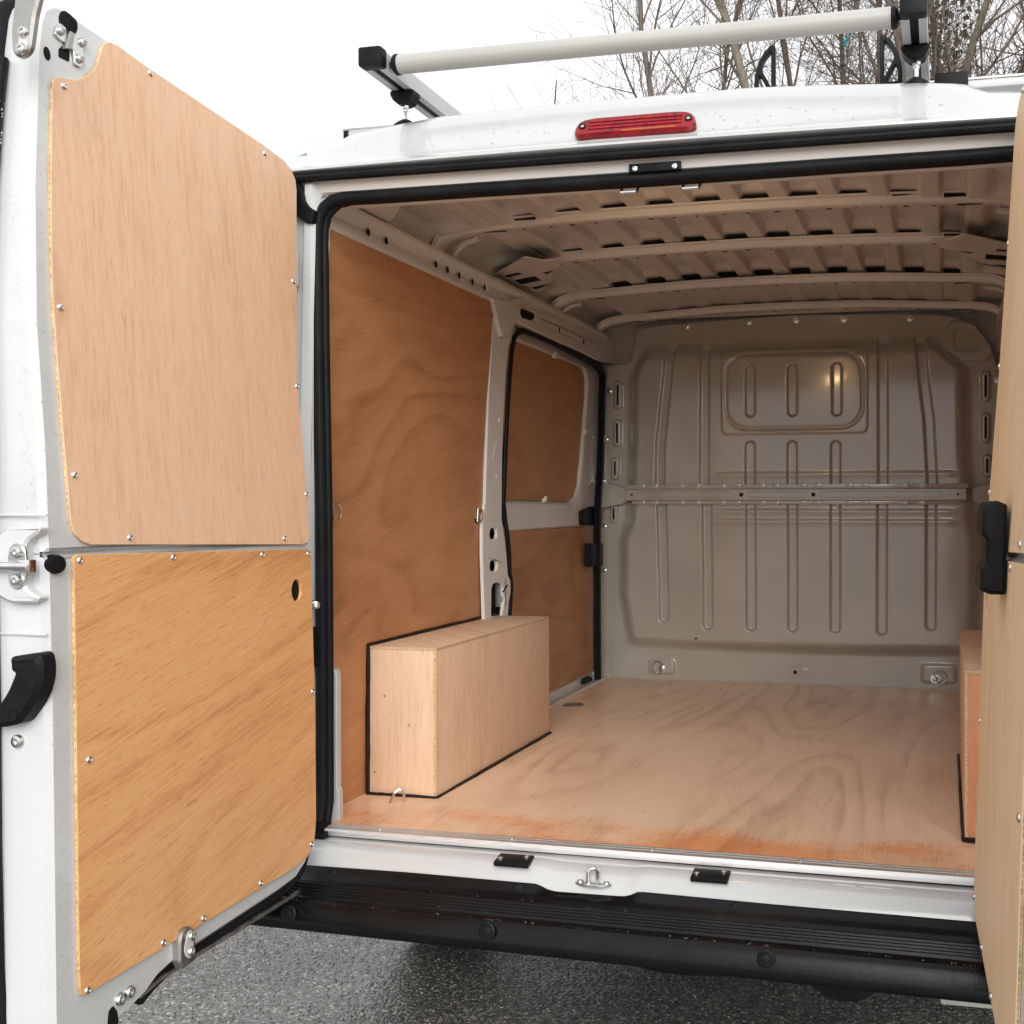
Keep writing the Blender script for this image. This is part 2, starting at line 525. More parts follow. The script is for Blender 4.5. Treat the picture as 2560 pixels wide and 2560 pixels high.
# ------------------------------------------------------------------ the van
van = empty("van", (0, 2.4, 0), "white panel van seen from behind, rear doors swung open on a plywood-lined load space", "van")

# shared small parts
mb = MB(); mb.lathe([(.0068, 0), (.0066, .0015), (.005, .0032), (.0026, .0042), (.0026, .0032), (0, .003)], (0, 0, 0), Z_, 14)
RIVET = mesh_of(mb, "rivet", M['chrome'])
mb = MB(); mb.lathe([(.0105, 0), (.0105, .003), (.0085, .0062), (.0045, .0075), (.004, .0045), (0, .0045)], (0, 0, 0), Z_, 16)
BOLT = mesh_of(mb, "bolt", M['steel'])
mb = MB(); mb.lathe([(.017, 0), (.017, .002), (.010, .0022), (.010, .006), (.006, .008), (.0035, .008), (.003, .005), (0, .005)], (0, 0, 0), Z_, 16)
WBOLT = mesh_of(mb, "washer bolt", M['steel'])
mb = MB(); mb.lathe([(.019, 0), (.019, .003), (.015, .0045), (.0135, .0025), (.0105, .0025), (.0095, .005), (.005, .0065), (0, .0065)], (0, 0, 0), Z_, 20)
PLUG = mesh_of(mb, "plug", M['plastic'])
mb = MB(); mb.lathe([(.0062, 0), (.006, .0016), (.003, .0024), (.0028, .001), (0, .001)], (0, 0, 0), Z_, 12)
SCREW = mesh_of(mb, "screw", M['steel'])

def xframe(x, s): return ((x, 0, 0), (0, 1, 0), (0, 0, 1), (s, 0, 0))
def yframe(y): return ((0, y, 0), (1, 0, 0), (0, 0, 1), (0, -1, 0))

# ---- outer shell
XS = [-1.025 + i * (2.05 / 82) for i in range(83)]
crest = [(p[0], p[2]) for p in [(-1.059,0.14,2.317),(-0.977,0.14,2.318),(-0.88,0.14,2.317),(-0.861,0.14,2.327),(-0.843,0.14,2.334),(-0.779,0.14,2.342),(-0.602,0.14,2.361),(-0.292,0.14,2.369),(-0.075,0.14,2.368),(-0.014,0.14,2.369),(0.206,0.14,2.369),(0.392,0.14,2.359),(0.615,0.14,2.344),(0.691,0.14,2.335),(0.715,0.14,2.328),(0.724,0.14,2.321),(0.736,0.14,2.313),(0.757,0.14,2.31),(0.802,0.14,2.307)]]
def row(zf, y, yb=0.0): return [(x, y + yb * (x / 1.02) ** 4, zf(x)) for x in XS]
lipz = lambda x: 2.203 + .008 * (1 - (x / 1.0) ** 2)
cz = lambda x: interp(crest, min(max(x, -1.05), .86))
def mixz(t): return lambda x: lipz(x) * (1 - t) + cz(x) * t
rows = [row(cz, 2.95), row(cz, 1.2), row(cz, .20), row(lambda x: cz(x) - .004, .155), row(mixz(.93), .133), row(mixz(.78), .108),
        row(mixz(.55), .080), row(mixz(.3), .053), row(mixz(.12), .034), row(mixz(.03), .018), row(lipz, .004),
        row(lambda x: lipz(x) - .004, -.006), row(lambda x: lipz(x) - .010, -.007), row(lambda x: lipz(x) - .016, .002), row(lambda x: lipz(x) - .018, .016)]
rh = loft("roof_skin", rows, M['white'], van, 40, flip=True)
# header channel between the two seals
ch = [[(x, .016, lipz(x) - .018) for x in XS], [(x, .020, 2.172) for x in XS], [(x, .026, 2.160) for x in XS], [(x, .030, 2.146) for x in XS], [(x, .045, 2.138) for x in XS], [(x, .06, 2.124) for x in XS], [(x, .09, 2.118) for x in XS]]
loft("header_channel", ch, M['inner'], van, 40, flip=True)
mb = MB(); mb.tube([(x, .004, 2.179) for x in XS[2:-2]], .0125, 10)
mb.tube([(x, -.003, 2.187) for x in XS[2:-2]], .006, 8)
mb.obj("gutter_seal", M['rubber'], van)

# body sides and rear corner posts
for s in (-1, 1):
    prof = [(.94, 2.262), (.985, 2.25), (1.0, 2.215), (1.008, 2.15), (1.02, 1.75), (1.03, 1.3), (1.03, .8), (1.015, .45), (.99, .36)]
    rows = []
    for (x, z) in prof: rows.append([(s * x, y, z) for y in (.07, .6, 1.6, 2.6, 3.2, 4.2, 4.85)])
    loft("body_side", rows, M['white'], van, 40, flip=(s > 0))
    # rear post: outer corner, face and inner step to the seal
    rows = []
    zs = [.47, .6, .9, 1.2, 1.5, 1.8, 2.0, 2.10, 2.172]
    for px_, py_ in ((1.028, .07), (1.022, .03), (1.005, .012), (.965, .008), (.955, .022), (.935, .026), (.925, .012), (.905, .012), (.893, .030), (.880, .055)):
        rows.append([(s * (px_ - .018 * max(0, (z - 1.3)) / .9), py_, z) for z in zs])
    loft("rear_post", rows, M['door_white'], van, 50, flip=(s < 0))
    for zc in (.72, 1.02, 1.95):
        mb = MB(); mb.box((s * .945, -.002, zc), (.05, .03, .085), None, .008); mb.obj("hinge_seat", M['door_white'], van)
plate("door_stop", [roundpoly(xz([(-0.93,0,2.181),(-0.909,0,2.147),(-0.904,0,2.122),(-0.891,0,2.105),(-0.877,0,2.096),(-0.884,0,2.063),(-0.9,0,2.066),(-0.916,0,2.077),(-0.93,0,2.086)]), .006)], yframe(.0), .03, M['plastic'], van, .004)

for sp_c, sz in (([(-0.875,-0.002,1.01)], (.012, .02, .10)), ([(-0.878,-0.002,1.115)], (.014, .012, .022))):
    mb = MB(); mb.box(sp_c[0], sz, None, .004); mb.obj("post_clip", M['plastic'], van)
# aperture seal round the rear opening
def seal_path():
    pts = [(-.866, .62), (-.870, .9), (-.877, 1.35), (-.886, 1.8), (-.888, 2.02), (-.887, 2.06), (-.880, 2.09), (-.866, 2.112), (-.845, 2.126), (-.81, 2.132), (-.7, 2.1305), (-.45, 2.131), (0, 2.129)]
    pts = pts + [(-x, z) for x, z in pts[-2::-1]]
    return [(x, .036 - .022 * max(0, (1.2 - z)), z) for x, z in pts]
def densify(P, m=3):
    r = []
    for a, b in zip(P[:-1], P[1:]):
        for i in range(m): r.append(tuple(Vector(a).lerp(Vector(b), i / m)))
    r.append(P[-1]); return r
sp = seal_path()
sp = [(-.862, -.004, .545)] + sp + [(.862, -.004, .545)]
mb = MB(); mb.tube(sp, .0155, 10); mb.tube([(x * .985, y + .012, z - (.006 if z > 2.09 else 0)) for x, y, z in sp], .011, 8)
mb.obj("aperture_seal", M['rubber'], van, angle=50)
for s in (-1, 1):
    mb = MB(); mb.box((s * .856, -.014, .551), (.060, .050, .018), None, .005); mb.box((s * .864, -.004, .566), (.042, .036, .026), None, .006)
    mb.obj("seal_foot", M['rubber'], van)

# bits on the header
mb = MB(); mb.box((-.006, .020, 2.149), (.125, .012, .021), None, .003); lp = mb.obj("lock_cover", M['plastic'], van)
for x in (-.053, .042): inst("screw", SCREW, lp, (x, .0138, 2.147), (0, -1, 0))
for x0 in (-.075, .075):
    mb = MB()
    mb.tube([(x0 - .020, .06, 2.122), (x0 - .020, .045, 2.104), (x0 - .018, .035, 2.099), (x0 + .018, .035, 2.099), (x0 + .020, .045, 2.104), (x0 + .020, .06, 2.122)], .0042, 8)
    mb.obj("striker_loop", M['chrome'], van)
# high brake lamp
bl = xz([(-0.208,0.06,2.263),(-0.202,0.06,2.278),(-0.188,0.06,2.286),(-0.16,0.06,2.29),(0.024,0.06,2.291),(0.055,0.06,2.289),(0.073,0.06,2.284),(0.083,0.06,2.272),(0.09,0.06,2.249),(0.087,0.06,2.239),(0.073,0.06,2.234),(0.006,0.06,2.235),(-0.16,0.06,2.237),(-0.195,0.06,2.235),(-0.206,0.06,2.243)])
lx0, lx1 = min(p[0] for p in bl), max(p[0] for p in bl)
lz = (min(p[1] for p in bl) + max(p[1] for p in bl)) / 2
lens = plate("brake_lamp", [roundpoly([(x, z - lz) for x, z in bl], .006)], ((0, .036, lz), (1, 0, 0), (0, .62, 1), (0, -1, .62)), .02, M['lens'], van, .005)
lpt = lambda x, z, h=0.0: (x, .036 + .62 * (z - lz) - h, z + .62 * h)
for x in (lx0 + .020, lx1 - .020):
    mb = MB(); mb.lathe([(.0085, 0), (.0085, .002), (.006, .002), (.005, -.002), (0, -.002)], lpt(x, lz, .0006), (0, -1, .62), 14)
    hb = mb.obj("screw_cup", M['dark'], lens); inst("screw", SCREW, lens, lpt(x, lz, .001), (0, -1, .62), scale=.75)
mb = MB()
for i in range(9):
    x = lx0 + .045 + i * (lx1 - lx0 - .09) / 8
    mb.box(lpt(x, lz - .001, .0006), (.0010, .0028, .030), Matrix.Rotation(-math.atan(.62), 3, 'X'))
for dz in (-.010, .0, .010): mb.box(lpt((lx0 + lx1) / 2, lz + dz, .0006), (lx1 - lx0 - .07, .0028, .0008), Matrix.Rotation(-math.atan(.62), 3, 'X'))
mb.obj("lens_rib", M['lens'], lens)
mb = MB(); mb.box(lpt(lx0 + .62 * (lx1 - lx0), lz - .021, .0008), (.13, .003, .0035), Matrix.Rotation(-math.atan(.62), 3, 'X')); mb.obj("reflector_strip", M['amber'], lens)

# ---- rear sill and bumper step
def fn(*pts): return lambda x: interp(pts, x)
XB = [-.93 + i * (1.86 / 124) for i in range(125)]
alu_f = fn((-.81, .5488), (.71, .5388))
edge = fn((-.95, .501), (-.567, .5035), (-.262, .5005), (-.2474, .5), (-.236, .494), (-.2211, .488), (-.205, .4865), (-.0601, .4875), (-.0401, .4885), (-.026, .494), (-.0148, .5), (0, .501), (.2948, .4965), (.95, .492))
def recess(x): return float(sstep(-.27, -.20, np.array(x)) * (1 - sstep(-.06, .0, np.array(x))))
pr = [(-.006, -.004), (-.02, -.0075), (-.045, -.012), (-.062, -.016), (-.075, -.022), (-.088, -.033), (-.097, -.044)]
rows = []
for i, (y, dz) in enumerate(pr):
    t = i / (len(pr) - 1)
    rows.append([(x, y - .004 * recess(x) * t, (alu_f(x) - .004) * (1 - t ** 2.2) + edge(x) * t ** 2.2 + (.004 if .2 < t < .7 else 0) - (.006 * recess(x) * math.sin(math.pi * t))) for x in XB])
rows.append([(x, -.103, edge(x) - .02) for x in XB])
loft("rear_sill", rows, M['white'], van, 60)
mb = MB()
for x in (.33, .47):
    mb.tube([(x - .05, -.052, .533), (x - .012, -.053, .532), (x - .006, -.060, .529), (x + .006, -.060, .529), (x + .012, -.053, .532), (x + .07, -.053, .531)], .0035, 6)
mb.obj("sill_swage", M['white'], van)

brows = [[(x, -.099, edge(x) - .004) for x in XB], [(x, -.103, edge(x) + .001) for x in XB], [(x, -.108, edge(x) - .001) for x in XB]]
fold = fn((-.93, .488), (.93, .4785))
brows += [[(x, -.116, min(edge(x) - .004, fold(x) + .003)) for x in XB], [(x, -.128, fold(x) - .001) for x in XB], [(x, -.134, fold(x) - .006) for x in XB], [(x, -.140, fold(x) - .008) for x in XB]]
back = fn((-.93, .4795), (.93, .4645)); front = fn((-.93, .4625), (.93, .4475))
for i in range(25):
    t = i / 24; y = -.143 - t * .062
    gz = (.0040 if i % 4 in (0, 1) else -.0030) if 1 < i < 23 else 0
    brows.append([(x, y, back(x) * (1 - t) + front(x) * t + gz) for x in XB])
bot = fn((-.93, .4045), (.93, .381))
brows += [[(x, -.214, front(x) - .002) for x in XB], [(x, -.222, front(x) - .006) for x in XB], [(x, -.228, front(x) - .013) for x in XB], [(x, -.233, front(x) - .024) for x in XB],
          [(x, -.239, bot(x) + .022) for x in XB], [(x, -.241, bot(x) + .006) for x in XB], [(x, -.238, bot(x) - .001) for x in XB], [(x, -.225, bot(x) - .006) for x in XB], [(x, -.10, bot(x) + .005) for x in XB]]
bump = loft("rear_bumper", brows, M['bumper'], van, 48)
for s in (-1, 1):
    side = [(s * .93, r_[0][1], r_[0 if s < 0 else -1][2]) for r_ in brows]
    mk("bumper_end", side, [tuple(range(len(side)))], M['bumper'], bump, False)
for p in [(-0.795,-0.238,0.437),(-0.316,-0.238,0.438),(0.294,-0.238,0.432)]: inst("plug", PLUG, bump, (p[0], -.2385, p[2]), (0, -1, .18))
for p in [(-0.76,-0.112,0.492),(-0.296,-0.112,0.492),(0.207,-0.112,0.489)]:
    inst("screw", PLUG, bump, (p[0], -.1125, p[2] - .001), (0, -1, .35), scale=.62)
mb = MB(); mb.box((.70, -.205, .372), (.115, .012, .022), Matrix.Rotation(R(20), 3, 'X'), .005)
mb.obj("pale_plate", M['pale'], van)  # pale rounded plate hanging below the bumper

# sill plates and latch striker
for pl in ([(-0.364,-0.029,0.535),(-0.286,-0.033,0.535),(-0.28,-0.101,0.535),(-0.354,-0.102,0.535)], [(0.102,-0.028,0.532),(0.18,-0.029,0.532),(0.183,-0.094,0.532),(0.107,-0.095,0.532)]):
    cx = sum(p[0] for p in pl) / 4; cy = sum(p[1] for p in pl) / 4; zc = pl[0][2]
    mb = MB(); mb.box((cx, cy, zc + .003), (.084, .046, .010), Matrix.Rotation(R(10), 3, 'X'), .002)
    o = mb.obj("sill_plate", M['plastic'], van)
    for dx, dy in ((-.031, -.006), (.028, .008)): inst("screw", SCREW, o, (cx + dx, cy + dy, zc + .0082 + dy * .176), (0, -.17, 1), scale=1.1)
sp_ = [(-0.157,0.011,0.505),(-0.15,-0.062,0.505),(-0.093,-0.058,0.505),(-0.115,-0.1,0.505)]
cx = (sp_[1][0] + sp_[2][0]) / 2; cy = sp_[3][1] + .010
mb = MB()
stl = plate("latch_striker", [roundpoly([(cx - .047, cy), (cx - .02, cy - .015), (cx + .02, cy - .015), (cx + .047, cy), (cx + .02, cy + .015), (cx - .02, cy + .015)], .010)], ((0, 0, .509), X_, Y_, Z_), .004, M['steel'], van, .001)
mb = MB(); mb.tube([(cx - .010, cy - .006, .508), (cx - .010, cy - .006, .535), (cx - .006, cy - .003, .5405), (cx + .004, cy + .002, .5405), (cx + .009, cy + .005, .535), (cx + .009, cy + .005, .508)], .0048, 8)
mb.obj("striker_hoop", M['steel'], stl)
for dx in (-.031, .031): inst("bolt", BOLT, stl, (cx + dx, cy, .509), Z_, scale=.75)

# aluminium nosing along the floor edge
zt_ = fn((-.81, .5635), (.71, .5555))
prof = [(.030, .0), (.029, .0035), (.020, .004), (.018, .0028), (.012, .0028), (.010, .0042), (.003, .0042), (.001, .003), (-.006, .0028), (-.012, .0015), (-.016, -.003), (-.017, -.009), (-.0165, -.0145), (-.010, -.0165)]
rows = [[(x, y, zt_(x) + dz) for x in (-.838, -.4, 0, .4, .838)] for y, dz in prof]
nos = loft("floor_nosing", rows, M['alu'], van, 25)
for i in range(5):
    x = -.70 + i * .345; inst("screw", SCREW, nos, (x, .0065, zt_(x) + .0042), Z_, scale=.9)

# ---- floor
fl = mk("floor_panel", [(-.93, .012, zt_(-.93)), (.93, .012, zt_(.93)), (.93, 1.948, .560), (-.93, 1.948, .560)], [(0, 1, 2, 3)], M['ply_floor'], van, False)
mb = MB(); mb.box((0, 2.245, .552), (1.86, .586, .014)); mb.obj("floor_panel", M['ply_floor'], van, False)
for p in [(-0.289,0.055,0.561),(-0.275,0.057,0.561),(0.409,-0.042,0.561)]: inst("screw", SCREW, fl, (p[0], max(p[1], .03), .5605), Z_, scale=.7)
mb = MB(); mb.box((0, 2.6, .40), (1.98, 4.4, .06)); mb.box((0, .12, .46), (1.9, .2, .1)); mb.box((0, .9, .36), (1.3, .10, .10))
for s in (-1, 1): mb.box((s * .62, 1.5, .36), (.09, 2.9, .10))
mb.obj("underbody", M['dark'], van, False)
mb = MB(); mb.lathe([(.18, -.06), (.30, -.09), (.33, -.05), (.33, .05), (.30, .09), (.18, .06), (.16, .02), (0, .02)], (0, .55, .265), Z_, 28); mb.obj("spare_wheel_occluder", M['tyre'], van)  # unseen wheel, added under the floor to darken the ground
mb = MB(); mb.lathe([(.11, 0), (.115, .03), (.115, .55), (.10, .58), (0, .58)], (.42, .15, .30), Y_, 18); mb.obj("silencer", M['dark'], van)
for s in (-1, 1):
    for y in (.80, 3.9):
        mb = MB(); c = (s * .885, y, .34)
        mb.lathe([(.19, -.10), (.315, -.105), (.337, -.085), (.34, 0), (.337, .085), (.315, .105), (.20, .10), (.18, .05), (0, .04)], c, (s, 0, 0), 28)
        mb.obj("wheel", M['tyre'], van)

# ---- plywood side lining (left as seen, right mirrored)
wall = [(-0.9,0.073,2.072),(-0.9,0.113,2.081),(-0.9,0.134,2.084),(-0.9,0.223,2.087),(-0.9,0.582,2.082),(-0.9,1.091,2.075),(-0.9,1.149,2.071),(-0.9,1.19,2.057),(-0.9,1.208,2.025),(-0.9,1.196,1.79),(-0.9,1.149,1.478),(-0.9,1.112,1.174),(-0.9,1.122,0.976)]
wall = [(y, z) for _, y, z in wall]
wl = [(.02, 2.08)] + wall[2:] + [(1.24, .56), (.02, .56)]
def leanx(s): return ((s * .912, 0, .56), (0, 1, 0), (-s * .0185, 0, 1), (-s, 0, 0))
for s in (-1, 1):
    lin = plate("side_lining", [[(y, z - .56) for y, z in roundpoly(wl, .008)]], leanx(s), .006, M['ply_wall'], van, .001)
    if s < 0:
        for p in [(-0.892,0.273,2.067),(-0.892,0.609,2.064),(-0.892,0.708,2.062)]: inst("screw", SCREW, lin, (-.9035 + (p[2] - 1.0) * .016, p[1], p[2] - .018), (1, 0, 0), scale=.6)
        for p in [(-0.903,0.164,1.675),(-0.903,0.318,1.688),(-0.903,0.631,1.342),(-0.903,0.197,1.346)]: inst("screw", SCREW, lin, (-.9005, p[1], p[2]), (1, 0, 0), scale=.6)
        lb = [(-0.89,0.074,2.044),(-0.89,0.102,2.046),(-0.89,0.086,1.979),(-0.89,0.071,1.978)]
        mk("paper_label", [(-.8855, y, z) for _, y, z in lb], [(0, 1, 2, 3)], M['label'], lin, False)
        mb = MB()
        for p, r_ in (([(-0.9,1.058,1.33)][0], .019), ([(-0.9,0.125,1.344)][0], .019)):
            c = Vector((-.899, p[1], p[2]))
            rg = plate("lashing_ring", [ell(0, 0, .024, .03), ], ((c.x + .001, c.y, c.z), Y_, Z_, X_), .003, M['dark'], lin, .0005)
            mb = MB(); mb.tube([c + Vector((.008, -.008, .022)), c + Vector((.012, .006, .024)), c + Vector((.014, .017, .014)), c + Vector((.015, .020, 0)), c + Vector((.014, .017, -.014)), c + Vector((.012, .006, -.024)), c + Vector((.008, -.008, -.022))], .0028, 7, closed=True)
            mb.obj("d_ring", M['chrome'], lin)
    # white trim strip beside the seal
    tr = [(-0.867,0.06,0.95),(-0.853,0.06,0.944),(-0.849,0.06,0.93),(-0.848,0.06,0.645),(-0.843,0.06,0.637),(-0.842,0.06,0.553),(-0.854,0.06,0.527),(-0.867,0.06,0.535)]
    plate("corner_trim", [roundpoly([(-s * x, z) for x, _, z in tr], .003)], yframe(.062), .02, M['white'], van, .002)
    # outer structure behind the lining
    mb = MB(); mb.box((s * .965, .72, 1.3), (.02, 1.28, 1.62)); mb.obj("side_inner", M['inner'], van, False)

# sealant beads
mb = MB()
mb.tube(densify([(-0.923,0.195,0.563),(-0.923,0.308,0.563)], 4), .0045, 6); mb.obj("sealant_bead", M['sealant'], van)

# ---- cant rails, posts and gussets
rail_r = [(-0.885,0.056,2.067),(-0.885,0.088,2.106),(-0.885,0.138,2.138),(-0.885,0.196,2.163),(-0.885,0.331,2.198),(-0.885,0.448,2.22)]
rl = [(p[1], p[2]) for p in [(-0.885,1.084,2.066),(-0.885,0.196,2.08),(-0.885,0.1,2.075),(-0.885,0.064,2.069)]]
tp = [(p[1], p[2]) for p in [(-0.862,0.306,2.15),(-0.862,1.073,2.132)]]
for s in (-1, 1):
    # face of the rail as a lofted hat section running forward
    ys = [.03, .12, .3, .5, .7, .9, 1.1, 1.25, 1.6, 2.0, 2.5]
    sec = [(.920, 2.066), (.884, 2.070), (.880, 2.082), (.884, 2.096), (.893, 2.112), (.886, 2.122), (.868, 2.140), (.868, 2.150), (.90, 2.162), (.98, 2.166)]
    rows = [[(s * x, y, z) for y in ys] for x, z in sec]
    ra = loft("cant_rail", rows, M['inner'], van, 30, flip=(s > 0))
    mb = MB()
    for p in [(-0.888,0.288,2.116),(-0.888,0.391,2.114),(-0.888,0.713,2.109),(-0.888,0.797,2.108),(-0.888,0.885,2.107),(-0.888,0.991,2.105),(-0.888,1.095,2.117)]:
        mb.add([(s * -.8835 * -1, p[1] + .010 * math.cos(a), 2.1085 + .011 * math.sin(a)) for a in [i * math.pi / 5 for i in range(10)]], [tuple(range(10)) if s > 0 else tuple(range(10))[::-1]])
    tag(mb.obj("rail_hole", M['dark'], ra, False), kind='stuff')
    # rear corner gusset
    cg = [(-0.87,0.05,2.07),(-0.87,0.086,2.116),(-0.87,0.144,2.146),(-0.87,0.322,2.194),(-0.87,0.439,2.23),(-0.87,0.326,2.162),(-0.87,0.293,2.129),(-0.87,0.182,2.122)]
    # rail over the sliding door, with its holes
    fr = [(-0.872,1.137,2.081),(-0.872,1.261,2.092),(-0.872,1.456,2.145),(-0.872,1.647,2.148),(-0.872,1.868,2.144),(-0.872,2.229,2.139),(-0.872,2.496,2.141),(-0.872,2.702,2.159),(-0.872,3.022,2.189),(-0.872,3.002,2.092),(-0.872,2.811,2.061),(-0.872,2.563,2.028),(-0.872,2.336,2.016),(-0.872,2.185,2.023),(-0.872,1.907,2.026),(-0.872,1.659,2.028),(-0.872,1.499,2.03),(-0.872,1.382,2.033),(-0.872,1.33,2.018),(-0.872,1.29,1.974),(-0.872,1.231,1.958),(-0.872,1.193,1.996)]
    fr = [(p[1], p[2]) for p in fr]
    holes = [[(-0.872,1.434,2.097),(-0.872,1.403,2.082),(-0.872,1.401,2.069),(-0.872,1.424,2.059),(-0.872,1.527,2.064),(-0.872,1.557,2.081),(-0.872,1.557,2.098)], [(-0.872,1.83,2.083),(-0.872,1.849,2.088),(-0.872,1.858,2.076),(-0.872,1.845,2.066),(-0.872,1.83,2.068)], [(-0.872,2.148,2.078),(-0.872,2.173,2.085),(-0.872,2.182,2.076),(-0.872,2.163,2.062),(-0.872,2.145,2.064)], [(-0.872,2.601,2.088),(-0.872,2.632,2.096),(-0.872,2.642,2.085),(-0.872,2.625,2.073),(-0.872,2.601,2.075)], [(-0.872,1.633,2.081),(-0.872,1.649,2.083),(-0.872,1.645,2.071),(-0.872,1.631,2.068)]]
    plate("door_header", [roundpoly(fr, .012, 4)] + [roundpoly([(p[1], p[2]) for p in h], .006, 3) for h in holes], ((s * .872, 0, 0), Y_, Z_, (-s, 0, 0)), .03, M['inner'], van, .004)
    mb = MB(); mb.box((s * .8775, 1.95, 2.068), (.004, 1.16, .05)); mb.obj("header_hole_shade", M['dark'], van, False)  # near-black strip inside the header, shade of its holes put in as colour
    mb = MB(); mb.box((s * .93, 2.0, 2.155), (.10, 1.6, .015)); mb.obj("rail_flange", M['inner'], van, False)
    # post between lining and sliding door
    po = [(-0.885,1.113,2.145),(-0.885,1.127,2.103),(-0.885,1.164,2.057),(-0.885,1.175,2.018),(-0.885,1.165,2.021),(-0.885,1.154,1.883),(-0.885,1.131,1.736),(-0.885,1.113,1.521),(-0.885,1.102,1.367),(-0.885,1.099,1.367),(-0.885,1.077,1.296),(-0.885,1.077,1.19),(-0.885,1.086,1.084),(-0.885,1.095,0.959),(-0.885,1.308,0.937),(-0.885,1.321,1.011),(-0.885,1.339,1.047),(-0.885,1.337,1.089),(-0.885,1.311,1.113),(-0.885,1.306,1.143),(-0.885,1.281,1.245),(-0.885,1.254,1.312),(-0.885,1.247,1.367),(-0.885,1.247,1.367),(-0.885,1.257,1.527),(-0.885,1.271,1.675),(-0.885,1.291,1.826),(-0.885,1.315,1.922),(-0.885,1.328,1.961),(-0.885,1.363,2.004),(-0.885,1.415,2.045),(-0.885,1.392,2.078),(-0.885,1.248,2.154)]
    po = [(p[1], p[2]) for p in po]
    hs_ = [[(-0.885,1.154,1.282),(-0.885,1.173,1.284),(-0.885,1.201,1.281),(-0.885,1.21,1.263),(-0.885,1.201,1.245),(-0.885,1.173,1.243),(-0.885,1.148,1.246),(-0.885,1.14,1.265)], [(-0.885,1.154,1.17),(-0.885,1.177,1.17),(-0.885,1.204,1.167),(-0.885,1.212,1.148),(-0.885,1.204,1.132),(-0.885,1.177,1.131),(-0.885,1.15,1.135),(-0.885,1.142,1.151)], [(-0.885,1.173,1.087),(-0.885,1.215,1.09),(-0.885,1.249,1.083),(-0.885,1.264,1.071),(-0.885,1.264,1.042),(-0.885,1.278,1.026),(-0.885,1.264,0.997),(-0.885,1.254,0.967),(-0.885,1.157,0.976),(-0.885,1.159,1.071)], [(-0.885,1.275,2.035),(-0.885,1.293,2.027),(-0.885,1.293,2.001),(-0.885,1.264,1.95),(-0.885,1.249,1.954),(-0.885,1.254,1.991),(-0.885,1.264,2.022)], [(-0.885,1.217,1.675),(-0.885,1.229,1.672),(-0.885,1.229,1.659),(-0.885,1.219,1.655),(-0.885,1.21,1.667)], [(-0.885,1.189,1.469),(-0.885,1.202,1.47),(-0.885,1.202,1.46),(-0.885,1.189,1.459)]]
    pp = plate("door_post", [roundpoly(po, .006, 4)] + [roundpoly([(p[1], p[2]) for p in h], .008, 3) for h in hs_], ((s * .885, 0, 0), Y_, Z_, (-s, 0, 0)), .010, M['inner'], van, .0035)
    rc = [(-0.884,1.203,1.593),(-0.884,1.237,1.592),(-0.884,1.232,1.529),(-0.884,1.213,1.525),(-0.884,1.175,1.525),(-0.884,1.17,1.534)]
    plate("post_recess", [roundpoly([(p[1], p[2]) for p in rc], .006)], ((s * .8835, 0, 0), Y_, Z_, (-s, 0, 0)), .004, M['roof_in'], pp, .001)
    mb = MB(); mb.tube([(s * .905, 1.29, 1.0), (s * .905, 1.285, 1.10)], .021, 14); mb.obj("canister", M['grey_tube'], pp)
    mb = MB(); mb.tube([(s * .888, 1.265, 1.052), (s * .884, 1.285, 1.068), (s * .888, 1.31, 1.075)], .004, 6); mb.obj("cable", M['rubber'], pp)
    mb = MB(); mb.box((s * .921, 1.265, 1.5), (.006, .17, 1.16)); mb.obj("post_hole_shade", M['dark'], van, False)  # dark board behind the post holes that paints their shade

# ---- sliding door behind the left wall (plain copy on the right side is a closed panel)
sd = plate("sliding_door", [rect(1.20, .50, 2.57, 2.10)], ((-.952, 0, 0), Y_, Z_, X_), .03, M['inner'], van, .002)
ply_w = [(-0.945,1.532,1.988),(-0.945,2.262,1.987),(-0.945,2.35,1.984),(-0.945,2.399,1.97),(-0.945,2.427,1.935),(-0.945,2.419,1.858),(-0.945,2.381,1.713),(-0.945,2.343,1.571),(-0.945,2.306,1.453),(-0.945,2.262,1.407),(-0.945,2.169,1.379),(-0.945,1.438,1.383),(-0.945,1.313,1.382),(-0.945,1.342,1.531),(-0.945,1.372,1.836),(-0.945,1.412,1.983)]
wp = [(p[1], p[2]) for p in ply_w]
fo = [(-0.925,1.444,2.037),(-0.925,1.595,2.036),(-0.925,1.93,2.033),(-0.925,2.274,2.028),(-0.925,2.474,2.025),(-0.925,2.562,2.007),(-0.925,2.587,1.961),(-0.925,2.562,1.823),(-0.925,2.53,1.578),(-0.925,2.49,1.369),(-0.925,2.474,1.271),(-0.925,1.419,1.266),(-0.925,1.265,1.267),(-0.925,1.265,1.379),(-0.925,1.343,1.833)]
fo = [(p[1], p[2]) for p in fo]
fi = [(-0.925,1.492,1.986),(-0.925,2.202,1.985),(-0.925,2.301,1.983),(-0.925,2.349,1.968),(-0.925,2.38,1.929),(-0.925,2.372,1.853),(-0.925,2.334,1.71),(-0.925,2.297,1.569),(-0.925,2.26,1.452),(-0.925,2.213,1.401),(-0.925,2.117,1.373),(-0.925,1.388,1.378),(-0.925,1.313,1.379),(-0.925,1.363,1.835),(-0.925,1.393,1.945)]
fi = [(p[1], p[2]) for p in fi]
plate("window_frame", [roundpoly(fo, .02), roundpoly(fi, .01)], ((-.925, 0, 0), Y_, Z_, X_), .026, M['inner'], sd, .006)
plate("window_blank", [roundpoly(wp, .006)], ((-.940, 0, 0), Y_, Z_, X_), .006, M['ply_door'], sd, .001)
